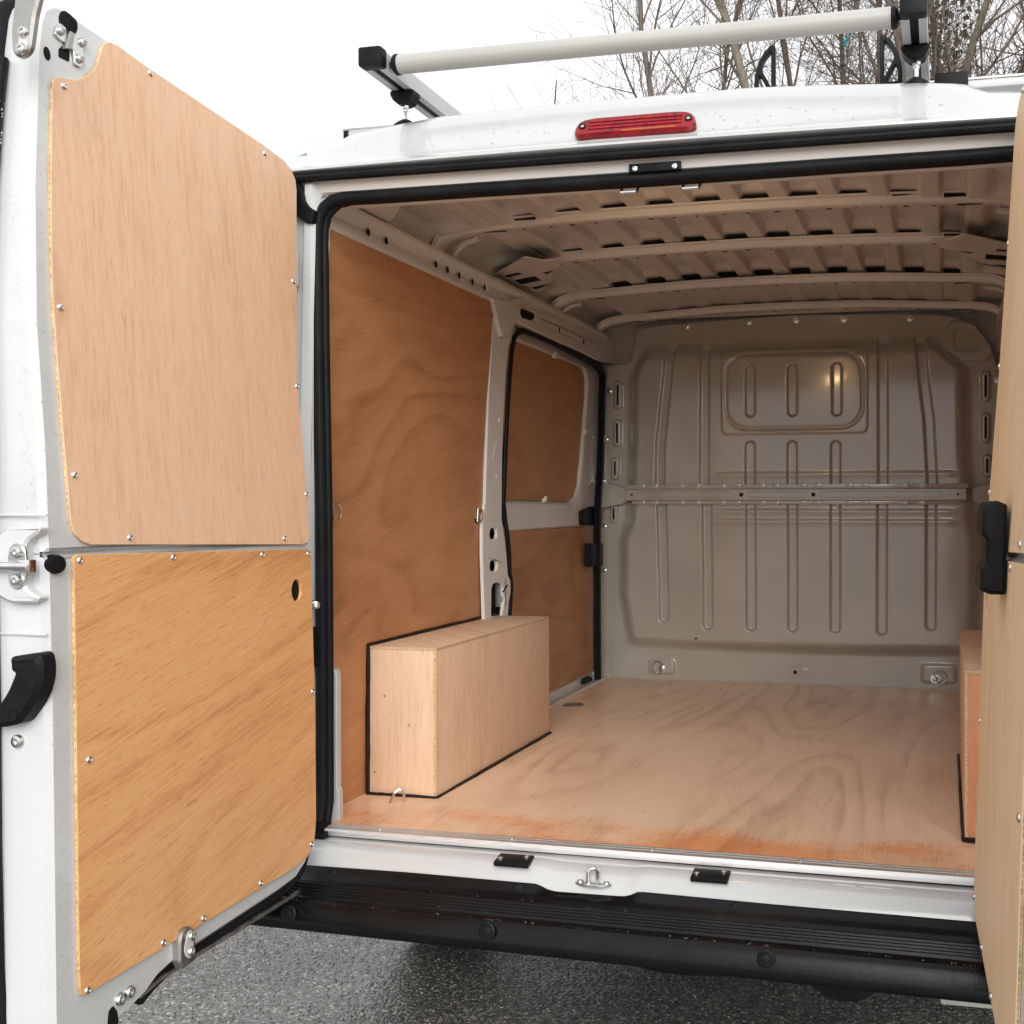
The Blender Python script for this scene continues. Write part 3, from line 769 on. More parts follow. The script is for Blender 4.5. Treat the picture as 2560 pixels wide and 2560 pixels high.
lp_ = [(-0.93,1.325,1.266),(-0.93,1.431,1.265),(-0.93,2.466,1.268),(-0.93,2.466,0.586),(-0.93,2.334,0.581),(-0.93,2.16,0.585),(-0.93,1.881,0.585),(-0.93,1.325,0.596)]
plate("door_lining", [[(p[1], p[2]) for p in lp_]], ((-.930, 0, 0), Y_, Z_, X_), .006, M['ply_door'], sd, .001)
for p in [(-0.93,1.927,1.981),(-0.93,2.331,1.689),(-0.93,1.806,1.383)]:
    mb = MB(); mb.box((-.924, p[1], p[2]), (.016, .030, .016), None, .003); mb.box((-.920, p[1], p[2] + .010), (.010, .018, .014), None, .002)
    mb.obj("blank_clip", M['clip'], sd)
mb = MB(); mb.cyl((-.922, [(-0.925,2.387,1.463)][0][1], [(-0.925,2.387,1.463)][0][2]), (-.918, [(-0.925,2.387,1.463)][0][1], [(-0.925,2.387,1.463)][0][2]), .006, .005, 10); mb.obj("plug", M['clip'], sd)
for poly, nm in (([(-0.905,2.302,1.346),(-0.905,2.418,1.36),(-0.905,2.418,1.272),(-0.905,2.25,1.275),(-0.905,2.243,1.335)], "lock_case"), ([(-0.885,2.3,1.193),(-0.885,2.486,1.188),(-0.885,2.483,1.082),(-0.885,2.3,1.089)], "latch_case"), ([(-0.905,2.265,0.593),(-0.905,2.348,0.593),(-0.905,2.386,0.583),(-0.905,2.386,0.551),(-0.905,2.265,0.558)], "hinge_case")):
    plate(nm, [roundpoly([(p[1], p[2]) for p in poly], .008)], ((poly[0][0], 0, 0), Y_, Z_, X_), .03, M['plastic'], sd, .004)
ds = [(p[1], p[2]) for p in [(-0.893,1.288,1.367),(-0.893,1.308,1.566),(-0.893,1.328,1.717),(-0.893,1.348,1.832),(-0.893,1.369,1.929),(-0.893,1.394,1.981),(-0.893,1.431,2.008),(-0.893,1.489,2.019),(-0.893,1.6,2.022),(-0.893,1.839,2.02),(-0.893,2.176,2.015),(-0.893,2.372,2.01),(-0.893,2.464,1.995),(-0.893,2.503,1.961),(-0.893,2.494,1.864),(-0.893,2.467,1.575),(-0.893,2.427,1.369),(-0.893,2.419,1.341),(-0.893,2.419,0.896),(-0.893,2.427,0.557)]]
dl = [(p[1], p[2]) for p in [(-0.893,1.345,0.958),(-0.893,1.359,1.027),(-0.893,1.363,1.079),(-0.893,1.348,1.111),(-0.893,1.343,1.179),(-0.893,1.328,1.243),(-0.893,1.303,1.311),(-0.893,1.288,1.367)]]
pth = [(-.893, y, z) for y, z in dl + ds]
rad = []
for (_, y, z) in pth: rad.append(.012 + .014 * float(sstep(1.7, 2.45, np.array(y))))
mb = MB(); mb.tube(densify(pth, 2), [rad[0]] + list(np.interp(np.linspace(0, len(rad) - 1, (len(rad) - 1) * 2 + 1), range(len(rad)), rad))[1:], 8, flat=((1, 0, 0), .6)); mb.obj("door_seal", M['rubber'], van)
ss = [(-.905, 1.2, .545), (-.905, 2.54, .545)]
mb = MB(); mb.box((-.905, 1.88, .562), (.055, 1.34, .012), None, .003); mb.box((-.935, 1.88, .575), (.03, 1.30, .04), None, .004); mb.obj("door_step", M['alu'], van)
# right side closed panel
plate("side_lining", [rect(1.36, .57, 2.53, 2.05)], ((.915, 0, .0), Y_, Z_, (-1, 0, 0)), .006, M['ply_wall'], van, .001)

# ---- roof inside: ribbed skin and three bows
def arch(x): return 2.262 - .055 * np.abs(x / .9) ** 2.3
BOWS = (.79, 1.265, 1.855)
xs = np.linspace(-.96, .96, 500); ys = np.concatenate([np.linspace(.085, 1.90, 130), np.linspace(1.92, 2.60, 20)])
Xg, Yg = np.meshgrid(xs, ys)
pitch = .1435; u_ = (Xg + .035) / pitch; fr_ = np.abs(u_ - np.round(u_)) * pitch          # distance to the middle of a raised channel
chan = 1 - sstep(.034, .047, fr_); chan = chan * (1 - sstep(.70, .72, np.abs(Xg)))
pan = sstep(.755, .80, np.abs(Xg))
dep = np.ones_like(Xg)
for b in BOWS:
    d = np.abs(Yg - b); dep = np.minimum(dep, .45 + .55 * sstep(.060, .115, d))
dep *= 1 - sstep(1.86, 1.93, Yg) * .85
Zg = arch(Xg) + .036 * chan * dep + pan * .030 * sstep(.04, .09, np.min(np.abs(np.stack([Yg - b for b in BOWS])), 0)) - .06 * sstep(.90, .96, np.abs(Xg))
Zg -= .018 * sstep(2.30, 2.60, Yg)
ny, nx = Xg.shape
vs = np.stack([Xg, Yg, Zg], -1).reshape(-1, 3)
fs = [(j * nx + i, (j + 1) * nx + i, (j + 1) * nx + i + 1, j * nx + i + 1) for j in range(ny - 1) for i in range(nx - 1)]
mk("roof_lining_skin", [tuple(v) for v in vs], fs, M['roof_in'], van, True, 80)

def bow(y0, zf, x0, name="roof_bow"):
    N = 61; px = []
    for i in range(N):
        x = -x0 + 2 * x0 * i / (N - 1); px.append((x, zf(abs(x))))
    sec = [(-.046, .026), (-.044, .022), (-.026, .020), (-.020, .002), (-.016, 0), (.016, 0), (.020, .002), (.026, .020), (.044, .022), (.046, .026)]
    rows = [[(x, y0 + a, z + h) for x, z in px] for a, h in sec]
    o = loft(name, rows, M['inner'], van, 30)
    mb = MB()                                              # the small punched slots along the front flange of the bow
    rnd = random.Random(int(y0 * 100))
    for i in range(17):
        x = -.62 + i * .078 + rnd.uniform(-.012, .012); z = zf(abs(x)) - .0012; wd = rnd.choice((.006, .007, .008, .016))
        mb.box((x, y0 + .0135, z + .0005), (wd, .006, .002))
    for s in (-1, 1): mb.box((s * .735, y0 + .004, zf(.735) - .0003), (.10, .010, .0016))
    tag(mb.obj("bow_slot", M['dark'], o, False), kind='stuff')
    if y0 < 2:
        mb = MB()                                          # black blocks painting the shade in the gap between bow and roof skin
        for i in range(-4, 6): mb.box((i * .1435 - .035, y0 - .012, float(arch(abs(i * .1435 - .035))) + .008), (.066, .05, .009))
        tag(mb.obj("bow_gap_shade", M['dark'], o, False), kind='stuff')
    for s in (-1, 1):                                      # splice where the end piece overlaps
        mb = MB(); mb.box((s * .56, y0, zf(.56) - .0012), (.004, .040, .0020)); mb.obj("splice_edge", M['roof_in'], o, False)
    return o
def z1(x): return float(np.interp(x, [0, .3, .5, .65, .77, .83, .868, .895, .912, .922, .93], [2.236, 2.234, 2.230, 2.2245, 2.219, 2.213, 2.206, 2.190, 2.172, 2.150, 2.12]))
def z2(x): return float(np.interp(x, [0, .3, .5, .65, .77, .86, .95], [2.233, 2.230, 2.225, 2.220, 2.213, 2.203, 2.19]))
def z3(x): return float(np.interp(x, [0, .3, .5, .65, .77, .82, .85, .88, .90, .915, .925], [2.2245, 2.221, 2.213, 2.2045, 2.198, 2.193, 2.186, 2.170, 2.152, 2.13, 2.10]))
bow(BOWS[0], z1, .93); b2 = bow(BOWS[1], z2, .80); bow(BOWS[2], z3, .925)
def z4(x): return float(np.interp(x, [0, .3, .6, .78, .84, .88, .905, .92], [2.225, 2.222, 2.206, 2.196, 2.186, 2.165, 2.14, 2.10]))
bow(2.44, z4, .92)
# flared ends of the middle bow, with their openings
gl = [(-1.044,1.464,2.186),(-0.955,1.297,2.186),(-0.89,1.226,2.186),(-0.708,1.014,2.186),(-0.688,1.048,2.186),(-0.664,1.083,2.186),(-0.603,1.067,2.186),(-0.651,1.206,2.186),(-0.68,1.22,2.186),(-0.716,1.331,2.186),(-0.784,1.482,2.186),(-0.899,1.637,2.186),(-0.935,1.574,2.186),(-0.943,1.385,2.186),(-1.026,1.457,2.186)]
gh = [[(-0.892,1.285,2.186),(-0.816,1.24,2.186),(-0.812,1.277,2.186),(-0.896,1.334,2.186)], [(-0.889,1.37,2.186),(-0.784,1.31,2.186),(-0.786,1.402,2.186),(-0.895,1.465,2.186)], [(-0.883,1.522,2.186),(-0.779,1.451,2.186),(-0.774,1.468,2.186),(-0.876,1.57,2.186)], [(-0.748,1.277,2.186),(-0.688,1.233,2.186),(-0.694,1.253,2.186),(-0.737,1.31,2.186)]]
for s in (-1, 1):
    plate("bow_gusset", [roundpoly([(-s * x, y) for x, y, _ in gl], .012, 4)] + [roundpoly([(-s * x, y) for x, y, _ in h], .006, 3) for h in gh], ((0, 0, 2.186), X_, Y_, (0, 0, -1)), .005, M['inner'], b2, .0015)
    gq = [(-s * x, y) for x, y, _ in gl]; gq = gq if area(gq) > 0 else gq[::-1]
    plate("gusset_hole_shade", [inset(roundpoly(gq, .012, 4), .010)], ((0, 0, 2.1918), X_, Y_, (0, 0, -1)), .002, M['dark'], b2, .0004)  # dark sheet above the openings, painting the shade seen through them
    # small curved brackets at the ends of the first bow
    mb = MB(); mb.tube([(s * .80, .835, 2.212), (s * .85, .85, 2.205), (s * .885, .865, 2.185), (s * .90, .875, 2.155)], .010, 6); mb.obj("bow_foot", M['inner'], van)
    mb = MB(); mb.tube([(s * .80, 1.90, 2.190), (s * .85, 1.905, 2.183), (s * .88, 1.91, 2.165), (s * .90, 1.915, 2.135)], .009, 6)
    mb.obj("bow_foot", M['inner'], van)
# front edge flange of the roof over the bulkhead
mb = MB(); mb.box((0, 2.57, 2.285), (1.8, .05, .12)); mb.obj("front_rail", M['inner'], van, False)
for s in (-1, 1):
    # rear corner of the roof, between header and cant rail
    gp = [(-0.87,0.054,2.08),(-0.87,0.074,2.11),(-0.87,0.115,2.138),(-0.87,0.178,2.159),(-0.87,0.322,2.2)]
    plate("corner_gusset", [roundpoly([(s * .90, .08), (s * .60, .08), (s * .72, .17), (s * .80, .30), (s * .90, .42)], .02)], ((0, 0, 2.158), X_, Y_, (0, 0, -1)), .012, M['inner'], van, .003)

# ---- bulkhead
NB = 480; gx = np.linspace(-.93, .93, NB); gz = np.linspace(.555, 2.25, NB)
GX, GZ = np.meshgrid(gx, gz)
def seg(ax, az, bx, bz):
    dx, dz = bx - ax, bz - az; t = np.clip(((GX - ax) * dx + (GZ - az) * dz) / (dx * dx + dz * dz + 1e-9), 0, 1)
    return np.hypot(GX - ax - t * dx, GZ - az - t * dz)
def poly(pts):
    d = np.full_like(GX, 9.0)
    for a, b in zip(pts[:-1], pts[1:]): d = np.minimum(d, seg(a[0], a[2], b[0], b[2]))
    return d
def rrect(x0, z0, x1, z1, r):
    cx, cz, hx, hz = (x0 + x1) / 2, (z0 + z1) / 2, abs(x1 - x0) / 2, abs(z1 - z0) / 2
    qx, qz = np.abs(GX - cx) - hx + r, np.abs(GZ - cz) - hz + r
    return np.hypot(np.maximum(qx, 0), np.maximum(qz, 0)) + np.minimum(np.maximum(qx, qz), 0) - r
# soft-shouldered main pressing standing towards the load space
xl = np.interp(GZ, [.5, .75, .95, 1.20, 1.30, 1.45, 1.60, 1.95, 2.05, 2.2], [-.80, -.80, -.835, -.835, -.80, -.795, -.79, -.785, -.74, -.70])
xr = -np.interp(GZ, [.5, .75, .95, 1.20, 1.30, 1.45, 1.60, 1.95, 2.05, 2.2], [-.80, -.80, -.815, -.82, -.80, -.79, -.775, -.77, -.66, -.62])
H_ = .045 * sstep(0, .075, GX - xl) * sstep(0, .075, xr - GX) * (1 - sstep(2.02, 2.115, GZ)) * sstep(.70, .765, GZ + .012 * np.cos(GX * 2))
rib = np.zeros_like(GX)
for p in ([(-0.612,2.49,1.372),(-0.606,2.49,1.17),(-0.6,2.49,0.849)], [(-0.4,2.49,1.372),(-0.398,2.49,1.172),(-0.395,2.49,0.82)], [(-0.198,2.49,1.372),(-0.197,2.49,1.174),(-0.196,2.49,0.82)], [(-0.01,2.49,1.371),(-0.009,2.49,1.175),(-0.008,2.49,0.82)], [(0.181,2.49,1.371),(0.181,2.49,1.177),(0.181,2.49,0.819)], [(0.386,2.49,1.371),(0.385,2.49,1.179),(0.384,2.49,0.815)], [(0.596,2.49,1.371),(0.595,2.49,1.18),(0.594,2.49,0.841)],
          [(-0.62,2.49,1.467),(-0.617,2.49,1.647),(-0.594,2.49,1.859),(-0.566,2.49,2.123)], [(-0.412,2.49,1.466),(-0.411,2.49,1.75),(-0.409,2.49,2.118)], [(-0.201,2.49,1.465),(-0.201,2.49,1.63)], [(-0.011,2.49,1.464),(-0.011,2.49,1.629)], [(0.182,2.49,1.464),(0.182,2.49,1.627)], [(0.389,2.49,1.463),(0.389,2.49,1.736),(0.388,2.49,2.091)], [(0.6,2.49,1.462),(0.586,2.49,1.733),(0.561,2.49,1.935),(0.547,2.49,2.086)],
          [(-0.199,2.49,1.971),(-0.199,2.49,1.782)], [(-0.009,2.49,1.969),(-0.009,2.49,1.782)], [(0.188,2.49,1.972),(0.188,2.49,1.781)]):
    rib = np.maximum(rib, 1 - sstep(.0165, .0255, poly(p)))
H_ -= .017 * rib
wa = [(-0.332,2.49,2.068),(0.324,2.49,1.681)]; wb = [(-0.311,2.49,2.043),(0.301,2.49,1.707)]
ro = rrect(wa[0][0], wa[1][2], wa[1][0], wa[0][2], .03); ri = rrect(wb[0][0], wb[1][2], wb[1][0], wb[0][2], .10)
H_ += .006 * (1 - sstep(-.008, .004, ro)); H_ -= .005 * np.exp(-(ri / .008) ** 2)
# level folds pressed across the panel above and below the cross member
for zc, wd, amp in ((1.335, .012, .004), (1.29, .012, .004), (1.50, .012, .003)):
    H_ += amp * np.exp(-((GZ - zc) / wd) ** 2) * sstep(-.45, -.30, GX) * (1 - sstep(.66, .74, GX))
H_ += .022 * (1 - sstep(1.005, 1.03, GZ)) * 0
# lower kick section: raised bosses round the rings, step at the left
bb = ([(-0.683,2.53,0.652),(-0.557,2.53,0.583)], [(0.554,2.53,0.669),(0.702,2.53,0.585)])
for q in bb: H_ += .010 * (1 - sstep(-.012, .006, rrect(q[0][0], q[1][2], q[1][0], q[0][2], .02)))
H_ -= .012 * np.exp(-((GX + .86) / .018) ** 2) * (1 - sstep(.80, .84, GZ))
# raised beds of the slots in the side flanges
slots = [[(-0.829,2.545,1.923),(-0.829,2.545,1.829)], [(-0.832,2.545,1.745),(-0.833,2.545,1.653)], [(-0.842,2.545,1.567),(-0.843,2.545,1.502)], [(-0.847,2.545,1.35),(-0.85,2.545,1.298)], [(0.826,2.545,1.926),(0.825,2.545,1.831)], [(0.826,2.545,1.745),(0.825,2.545,1.651)], [(0.832,2.545,1.564),(0.831,2.545,1.504)]]
for q in slots: H_ = np.maximum(H_, .014 * (1 - sstep(.014, .022, poly(q))))
# top right and top left stiffened corners
H_ += .012 * (1 - sstep(-.012, .004, rrect(.655, 1.985, .86, 2.17, .05))) * (1 - .6 * (1 - sstep(-.02, -.008, rrect(.68, 2.02, .83, 2.15, .04))))
dn = np.array([[mnoise.noise(Vector((x * 2.2, z * 2.2, 3.1))) for x in gx[::6]] for z in gz[::6]])
dn = np.repeat(np.repeat(dn, 6, 0), 6, 1)[:NB, :NB]
ker = np.ones(13) / 13
dn = np.apply_along_axis(lambda r: np.convolve(np.pad(r, 6, 'edge'), ker, 'valid'), 0, dn); dn = np.apply_along_axis(lambda r: np.convolve(np.pad(r, 6, 'edge'), ker, 'valid'), 1, dn)
H_ += .0035 * dn
top = np.interp(gx, [-.93, -.905, -.885, -.775, -.755, -.735, -.6, 0, .6, .70, .78, .84, .875, .90, .93], [1.2, 1.3, 2.012, 2.02, 2.06, 2.18, 2.195, 2.220, 2.200, 2.182, 2.14, 2.06, 1.95, 1.5, 1.1])
keep = np.vstack([np.zeros((1, NB)), GZ[:-1]]) <= top[None, :]; GZ = np.minimum(GZ, top[None, :])
Yb = 2.545 - H_
vs = np.stack([GX, Yb, GZ], -1).reshape(-1, 3); n_ = NB
fs = [(j * n_ + i, j * n_ + i + 1, (j + 1) * n_ + i + 1, (j + 1) * n_ + i) for j in range(n_ - 1) for i in range(n_ - 1) if (keep[j + 1, i] or keep[j + 1, i + 1]) and max(GZ[j + 1, i] - GZ[j, i], GZ[j + 1, i + 1] - GZ[j, i + 1]) > 1e-5]
used = sorted({i for f in fs for i in f}); rm = {o: i for i, o in enumerate(used)}
bh = mk("bulkhead", [tuple(vs[i]) for i in used], [tuple(rm[i] for i in f) for f in fs], M['bulk'], van, True, 80)
mb = MB(); mb.box((0, 2.615, 1.35), (1.98, .02, 1.9)); mb.obj("cab_back", M['bulk'], van, False)
mb = MB()
for q in slots: mb.box(((q[0][0] + q[1][0]) / 2, 2.5305, (q[0][2] + q[1][2]) / 2), (.009, .003, abs(q[0][2] - q[1][2])), None, .0012)
tag(mb.obj("flange_slot", M['dark'], bh), kind='stuff')
for p in [(-0.87,2.545,1.897),(-0.886,2.545,1.672),(-0.895,2.545,1.466),(-0.895,2.545,1.266),(-0.895,2.545,1.06),(0.876,2.545,1.903),(0.878,2.545,1.672),(-0.5,2.545,2.184),(-0.212,2.545,2.195),(0.002,2.545,2.195),(0.215,2.545,2.192),(0.504,2.545,2.184)]:
    inst("bolt", WBOLT, bh, (p[0], 2.543, p[2]), (0, -1, 0), scale=.85)
for p, q in (([(-0.615,2.53,0.613)][0], [(-0.641,2.53,0.621)][0]), ([(0.613,2.53,0.605)][0], [(0.645,2.53,0.62)][0])):
    inst("bolt", WBOLT, bh, (p[0], 2.532, p[2]), (0, -1, 0), scale=1.25)
    d = (Vector(q) - Vector(p)).normalized(); e = Vector((d.z, 0, -d.x)); c = Vector((p[0], 2.520, p[2]))
    mb = MB(); mb.tube([c + d * .004 + e * .024, c + d * .022 + e * .028, c + d * .044 + e * .017, c + d * .050, c + d * .044 - e * .017, c + d * .022 - e * .028, c + d * .004 - e * .024], .0034, 7, closed=True)
    mb.obj("lashing_ring", M['chrome'], bh)
p = [(-0.002,2.53,0.613)][0]
mb = MB(); mb.lathe([(.024, 0), (.022, .003), (.012, .003), (.011, .0005), (0, .0005)], (p[0], 2.544, p[2]), (0, -1, 0), 20); mb.obj("drain_boss", M['bulk'], bh)
mb = MB(); mb.lathe([(.0085, 0), (0, .0004)], (p[0], 2.5405, p[2]), (0, -1, 0), 16); mb.obj("drain_hole", M['dark'], bh)
p = [(0.046,2.53,0.629)][0]; mb = MB(); mb.box((p[0], 2.543, p[2]), (.020, .003, .011)); mb.obj("paper_label", M['label'], bh, False)
p = [(-0.449,2.5,0.758)][0]; mb = MB(); mb.box((p[0], 2.4985, p[2]), (.014, .003, .006), Matrix.Rotation(R(-15), 3, 'Y'), .001); mb.obj("punched_hole", M['dark'], bh)
# cross member bolted over the bulkhead
cm = plate("cross_member", [roundpoly(rect(-.775, 1.3845, .745, 1.4365), .004)], yframe(2.474), .03, M['bulk'], van, .003)
mb = MB(); mb.box((-.015, 2.487, 1.447), (1.53, .02, .020), None, .002); mb.box((-.015, 2.489, 1.3755), (1.46, .018, .016), None, .002)
for i in range(14):
    x = [-.70, -.64, -.515, -.44, -.325, -.255, -.145, -.08, .04, .105, .245, .315, .485, .56][i]
    mb.box((x, 2.478, 1.449), (.034, .012, .024), None, .003); mb.box((x, 2.480, 1.374), (.034, .012, .020), None, .003)
mb.obj("cross_flange", M['bulk'], cm)
for x0, x1 in ((-.70, -.27), (-.205, .06), (.115, .64)):
    rr_ = [roundpoly(rect(x0, 1.395, x1, 1.426), .014)]
    rr_.append(inset(rr_[0], .0035)); plate("embossed_rim", rr_, yframe(2.4725), .0025, M['bulk'], cm, .001)
mb = MB()
for x, r_ in ((-.236, .0095), (.087, .0095), (-.745, .005), (.708, .005)): mb.lathe([(r_, 0), (0, .0003)], (x, 2.4735, 1.4105), (0, -1, 0), 16)
mb.obj("fixing_hole", M['dark'], cm, False)
for s in (-1, 1):
    plate("cross_end", [[(s * .77, 1.435), (s * .80, 1.45), (s * .895, 1.475), (s * .90, 1.35), (s * .80, 1.368), (s * .77, 1.385)]], ((0, 2.497, 0), X_, Z_, (0, -1, 0)), .03, M['bulk'], cm, .004)
# load space lamp on the inside of the rear header (its glow is mirrored in the bulkhead)
mb = MB(); mb.box((-.045, .108, 2.170), (.13, .026, .052), None, .006); lh = mb.obj("load_lamp", M['plastic'], van)
mb = MB(); mb.box((-.045, .124, 2.170), (.075, .010, .030), None, .004); mb.obj("lamp_lens", M['lamp'], lh)

# ---- wheel arch boxes
def wbox(name, s, xi, xo, y0, y1, zt, label, endmat):
    t = .007; z0 = .5605
    root = empty(name, ((xi + xo) / 2 * s, (y0 + y1) / 2, z0), label, "box", "plywood boxes over the wheel arches")
    def pan(nm, lo, hi, m):
        mb = MB(); c = [(a + b) / 2 for a, b in zip(lo, hi)]; mb.box(c, [abs(b - a) for a, b in zip(lo, hi)], None, .0008)
        return mb.obj(nm, m, root)
    x0, x1 = (xo, xi) if s < 0 else (xi, xo)
    lo, hi = min(s * xi, s * xo), max(s * xi, s * xo)
    pan("top_panel", (lo, y0, zt - t), (hi, y1, zt), M['ply_box'])
    a = s * xi; b = s * (xi + t)
    pan("side_panel", (min(a, b), y0 + .0008, z0), (max(a, b), y1, zt - t), M['ply_box'])
    e0, e1 = sorted((s * (xi + t), s * xo))
    pan("end_panel", (e0, y0 + .0014, z0), (e1, y0 + t, zt - t), endmat)
    pan("end_panel", (e0, y1 - t, z0), (e1, y1, zt - t), M['ply_box'])
    # cut edges of the top and side boards
    mb = MB()
    for h in (-.0022, .0002, .0024):
        mb.box(((lo + hi) / 2, y0 - .0002, zt - t / 2 + h), (hi - lo - .002, .0012, .0011))
        mb.box((s * xi - s * .0002, (y0 + y1) / 2, zt - t / 2 + h), (.0012, y1 - y0 - .002, .0011))
        mb.box((s * (xi + t / 2 + h), y0 + .0004, (z0 + zt) / 2), (.0011, .0012, zt - z0 - t - .002))
    mb.obj("cut_edge", M['ply_edge'], root, False)
    mb = MB()
    def bead(P, r=.0055):
        q = densify([tuple(v) for v in P], 14); rn = random.Random(3)
        mb.tube([Vector(v) + Vector((rn.uniform(-1, 1), rn.uniform(-1, 1), rn.uniform(-1, 1))) * .0008 for v in q], [r * rn.uniform(.85, 1.15) for _ in q], 6)
    bead([(s * (xi - .003), y0 - .004, .564), (s * (xi - .003), y1 + .004, .564)])
    bead([(s * xi, y0 - .003, .564), (s * (xo - .002), y0 - .003, .564)], .0065)
    bead([(s * (xo - .003), y0 - .002, .565), (s * (xo - .003), y0 - .002, zt + .006)], .0062)
    bead([(s * (xo - .003), y0 - .002, zt + .004), (s * (xo - .003), y1, zt + .004)], .0055)
    mb.obj("sealant_bead", M['sealant'], root)
    return root
wb1 = wbox("wheel_arch_box", -1, .700, .905, .322, 1.232, .972, "blond plywood wheel arch box with black sealant edging, against the left wall", M['ply_box'])
wb2 = wbox("wheel_arch_box", 1, .6985, .905, .252, 1.185, .966, "plywood wheel arch box with orange-red end board, half hidden behind the right door", M['ply_box_red'])
for p in [(-0.779,0.322,0.759),(-0.853,0.322,0.837),(-0.883,0.322,0.625)]: inst("screw", SCREW, wb1, (p[0], .3222, p[2]), (0, -1, 0), scale=.55)
for p in [(-0.7,0.6,0.681),(-0.7,0.945,0.68)]: inst("screw", SCREW, wb1, (-.6995, p[1], p[2]), (1, 0, 0), scale=.5)
# floor eyes
p = [(-0.799,0.252,0.561)][0]
mb = MB(); mb.lathe([(.036, .0005), (.034, .003), (.029, .003), (.027, .0008), (.012, .0006), (0, .0006)], (p[0], p[1], .5605), Z_, 24); fe = mb.obj("floor_eye", M['steel'], van)
mb = MB(); mb.lathe([(.026, .0012), (0, .0014)], (p[0], p[1], .5605), Z_, 20); mb.obj("eye_recess", M['dark'], fe)
q = Vector(p) + Vector((.018, .004, .004))
mb = MB(); mb.tube([q + Vector((-.014, -.012, 0)), q + Vector((-.006, -.006, .024)), q + Vector((.004, 0, .034)), q + Vector((.012, .006, .030)), q + Vector((.016, .010, .012)), q + Vector((.014, .010, 0))], .0038, 7); mb.obj("d_ring", M['chrome'], fe)
p = [(-0.801,1.803,0.561)][0]
mb = MB(); mb.lathe([(.044, .0005), (.042, .003), (.035, .003), (.033, .0006), (0, .0006)], (p[0], p[1], .5605), Z_, 24); mb.obj("floor_eye", M['cast'], van)

# ---- rear doors
A_L = Vector((.0349, -.9994, 0)); N_L = Vector((.9994, .0349, 0))
A_R = Vector((.0419, -.9991, 0)); N_R = Vector((-.9991, -.0419, 0))
def dframe(side, upper, h=0.0):
    if side == 'L':
        o = Vector((-.80, -.1, .56)) if not upper else Vector((-.825, -.1, 1.28))
        b = Vector((-.035, 0, 1)) if not upper else Vector((-.09, 0, 1)); a, n = A_L, N_L
    else:
        o = Vector((.714, -.12, .56)) if not upper else Vector((.739, -.12, 1.28))
        b = Vector((.035, 0, 1)) if not upper else Vector((.075, 0, 1)); a, n = A_R, N_R
    z0 = o.z
    return (o + n * h - b * z0, a, b, n)                    # coordinates are (s, world z)
up_ply = [(0.759,2.093),(0.756,2.103),(0.75,2.11),(0.737,2.117),(0.72,2.12),(0.699,2.125),(0.684,2.133),(0.667,2.147),(0.651,2.161),(0.641,2.174),(0.634,2.187),(0.627,2.202),(0.618,2.221),(0.61,2.229),(0.598,2.235),(0.577,2.238),(0.502,2.23),(0.076,2.203),(-0.009,2.193),(-0.041,2.18),(-0.057,2.159),(-0.058,2.135),(-0.009,1.808),(0.012,1.646),(0.01,1.527),(0.009,1.409),(0.013,1.298),(0.018,1.282),(0.031,1.272),(0.05,1.27),(0.752,1.293),(0.772,1.299),(0.789,1.314),(0.797,1.333),(0.797,1.395),(0.798,1.479),(0.799,1.564),(0.799,1.649),(0.798,1.714),(0.79,1.83),(0.778,1.948),(0.767,2.038)]
lo_ply = [(0.795,1.268),(0.793,1.273),(0.788,1.276),(0.78,1.277),(0.023,1.257),(0.013,1.254),(0.01,1.241),(0.012,1.054),(0.013,0.89),(0.025,0.618),(0.033,0.582),(0.045,0.56),(0.069,0.545),(0.1,0.538),(0.171,0.537),(0.264,0.537),(0.577,0.534),(0.789,0.533),(0.799,0.533),(0.807,0.537),(0.81,0.544),(0.81,0.609),(0.805,0.83),(0.8,1.024)]
up_shell = [(0.797,2.079),(0.788,2.146),(0.773,2.209),(0.761,2.234),(0.743,2.248),(0.724,2.256),(0.599,2.247),(0.424,2.236),(0.061,2.211),(-0.029,2.2),(-0.07,2.175),(-0.08,2.14),(-0.069,2.076),(-0.035,1.905),(-0.002,1.667),(-0.004,1.607),(-0.007,1.48)]
lo_shell = [(0.026,0.611),(0.035,0.559),(0.063,0.526),(0.109,0.504),(0.18,0.499),(0.503,0.492),(0.56,0.487),(0.599,0.48),(0.635,0.463),(0.674,0.453),(0.719,0.446)]
seam_s = lo_ply[0][0]
us = [(p[0], p[1]) for p in up_shell] + [(.004, 1.35), (.0045, 1.28), (.854, 1.28), (.845, 1.45), (.842, 1.67), (.822, 1.90)]
ls = [(.854, 1.28), (.0045, 1.28), (.004, 1.10)] + [(p[0], p[1]) for p in lo_shell] + [(.80, .415), (.850, .42), (.866, .45), (.868, .52), (.856, 1.03)]
hole = [(0.102,1.166),(0.079,1.19),(0.059,1.163),(0.082,1.139)]
hc = ((hole[0][0] + hole[2][0]) / 2, (hole[1][1] + hole[3][1]) / 2); hr = (abs(hole[2][0] - hole[0][0]) / 2, abs(hole[1][1] - hole[3][1]) / 2)
riv_u = [(0.733,2.102),(0.484,2.219),(0.077,2.184),(-0.006,1.9),(0.783,1.701),(0.016,1.645),(0.78,1.413),(0.013,1.388),(0.651,1.302),(0.126,1.286)]
riv_l = [(0.782,1.267),(0.529,1.261),(0.219,1.253),(0.023,1.247),(0.774,0.925),(0.05,0.569),(0.265,0.548),(0.469,0.545),(0.593,0.544),(0.794,0.539),(0.023,0.921)]
def dpt(side, s, z, h=0.0):
    o, a, b, n = dframe(side, z > 1.28, h); return o + a * s + b * z
doors = {}
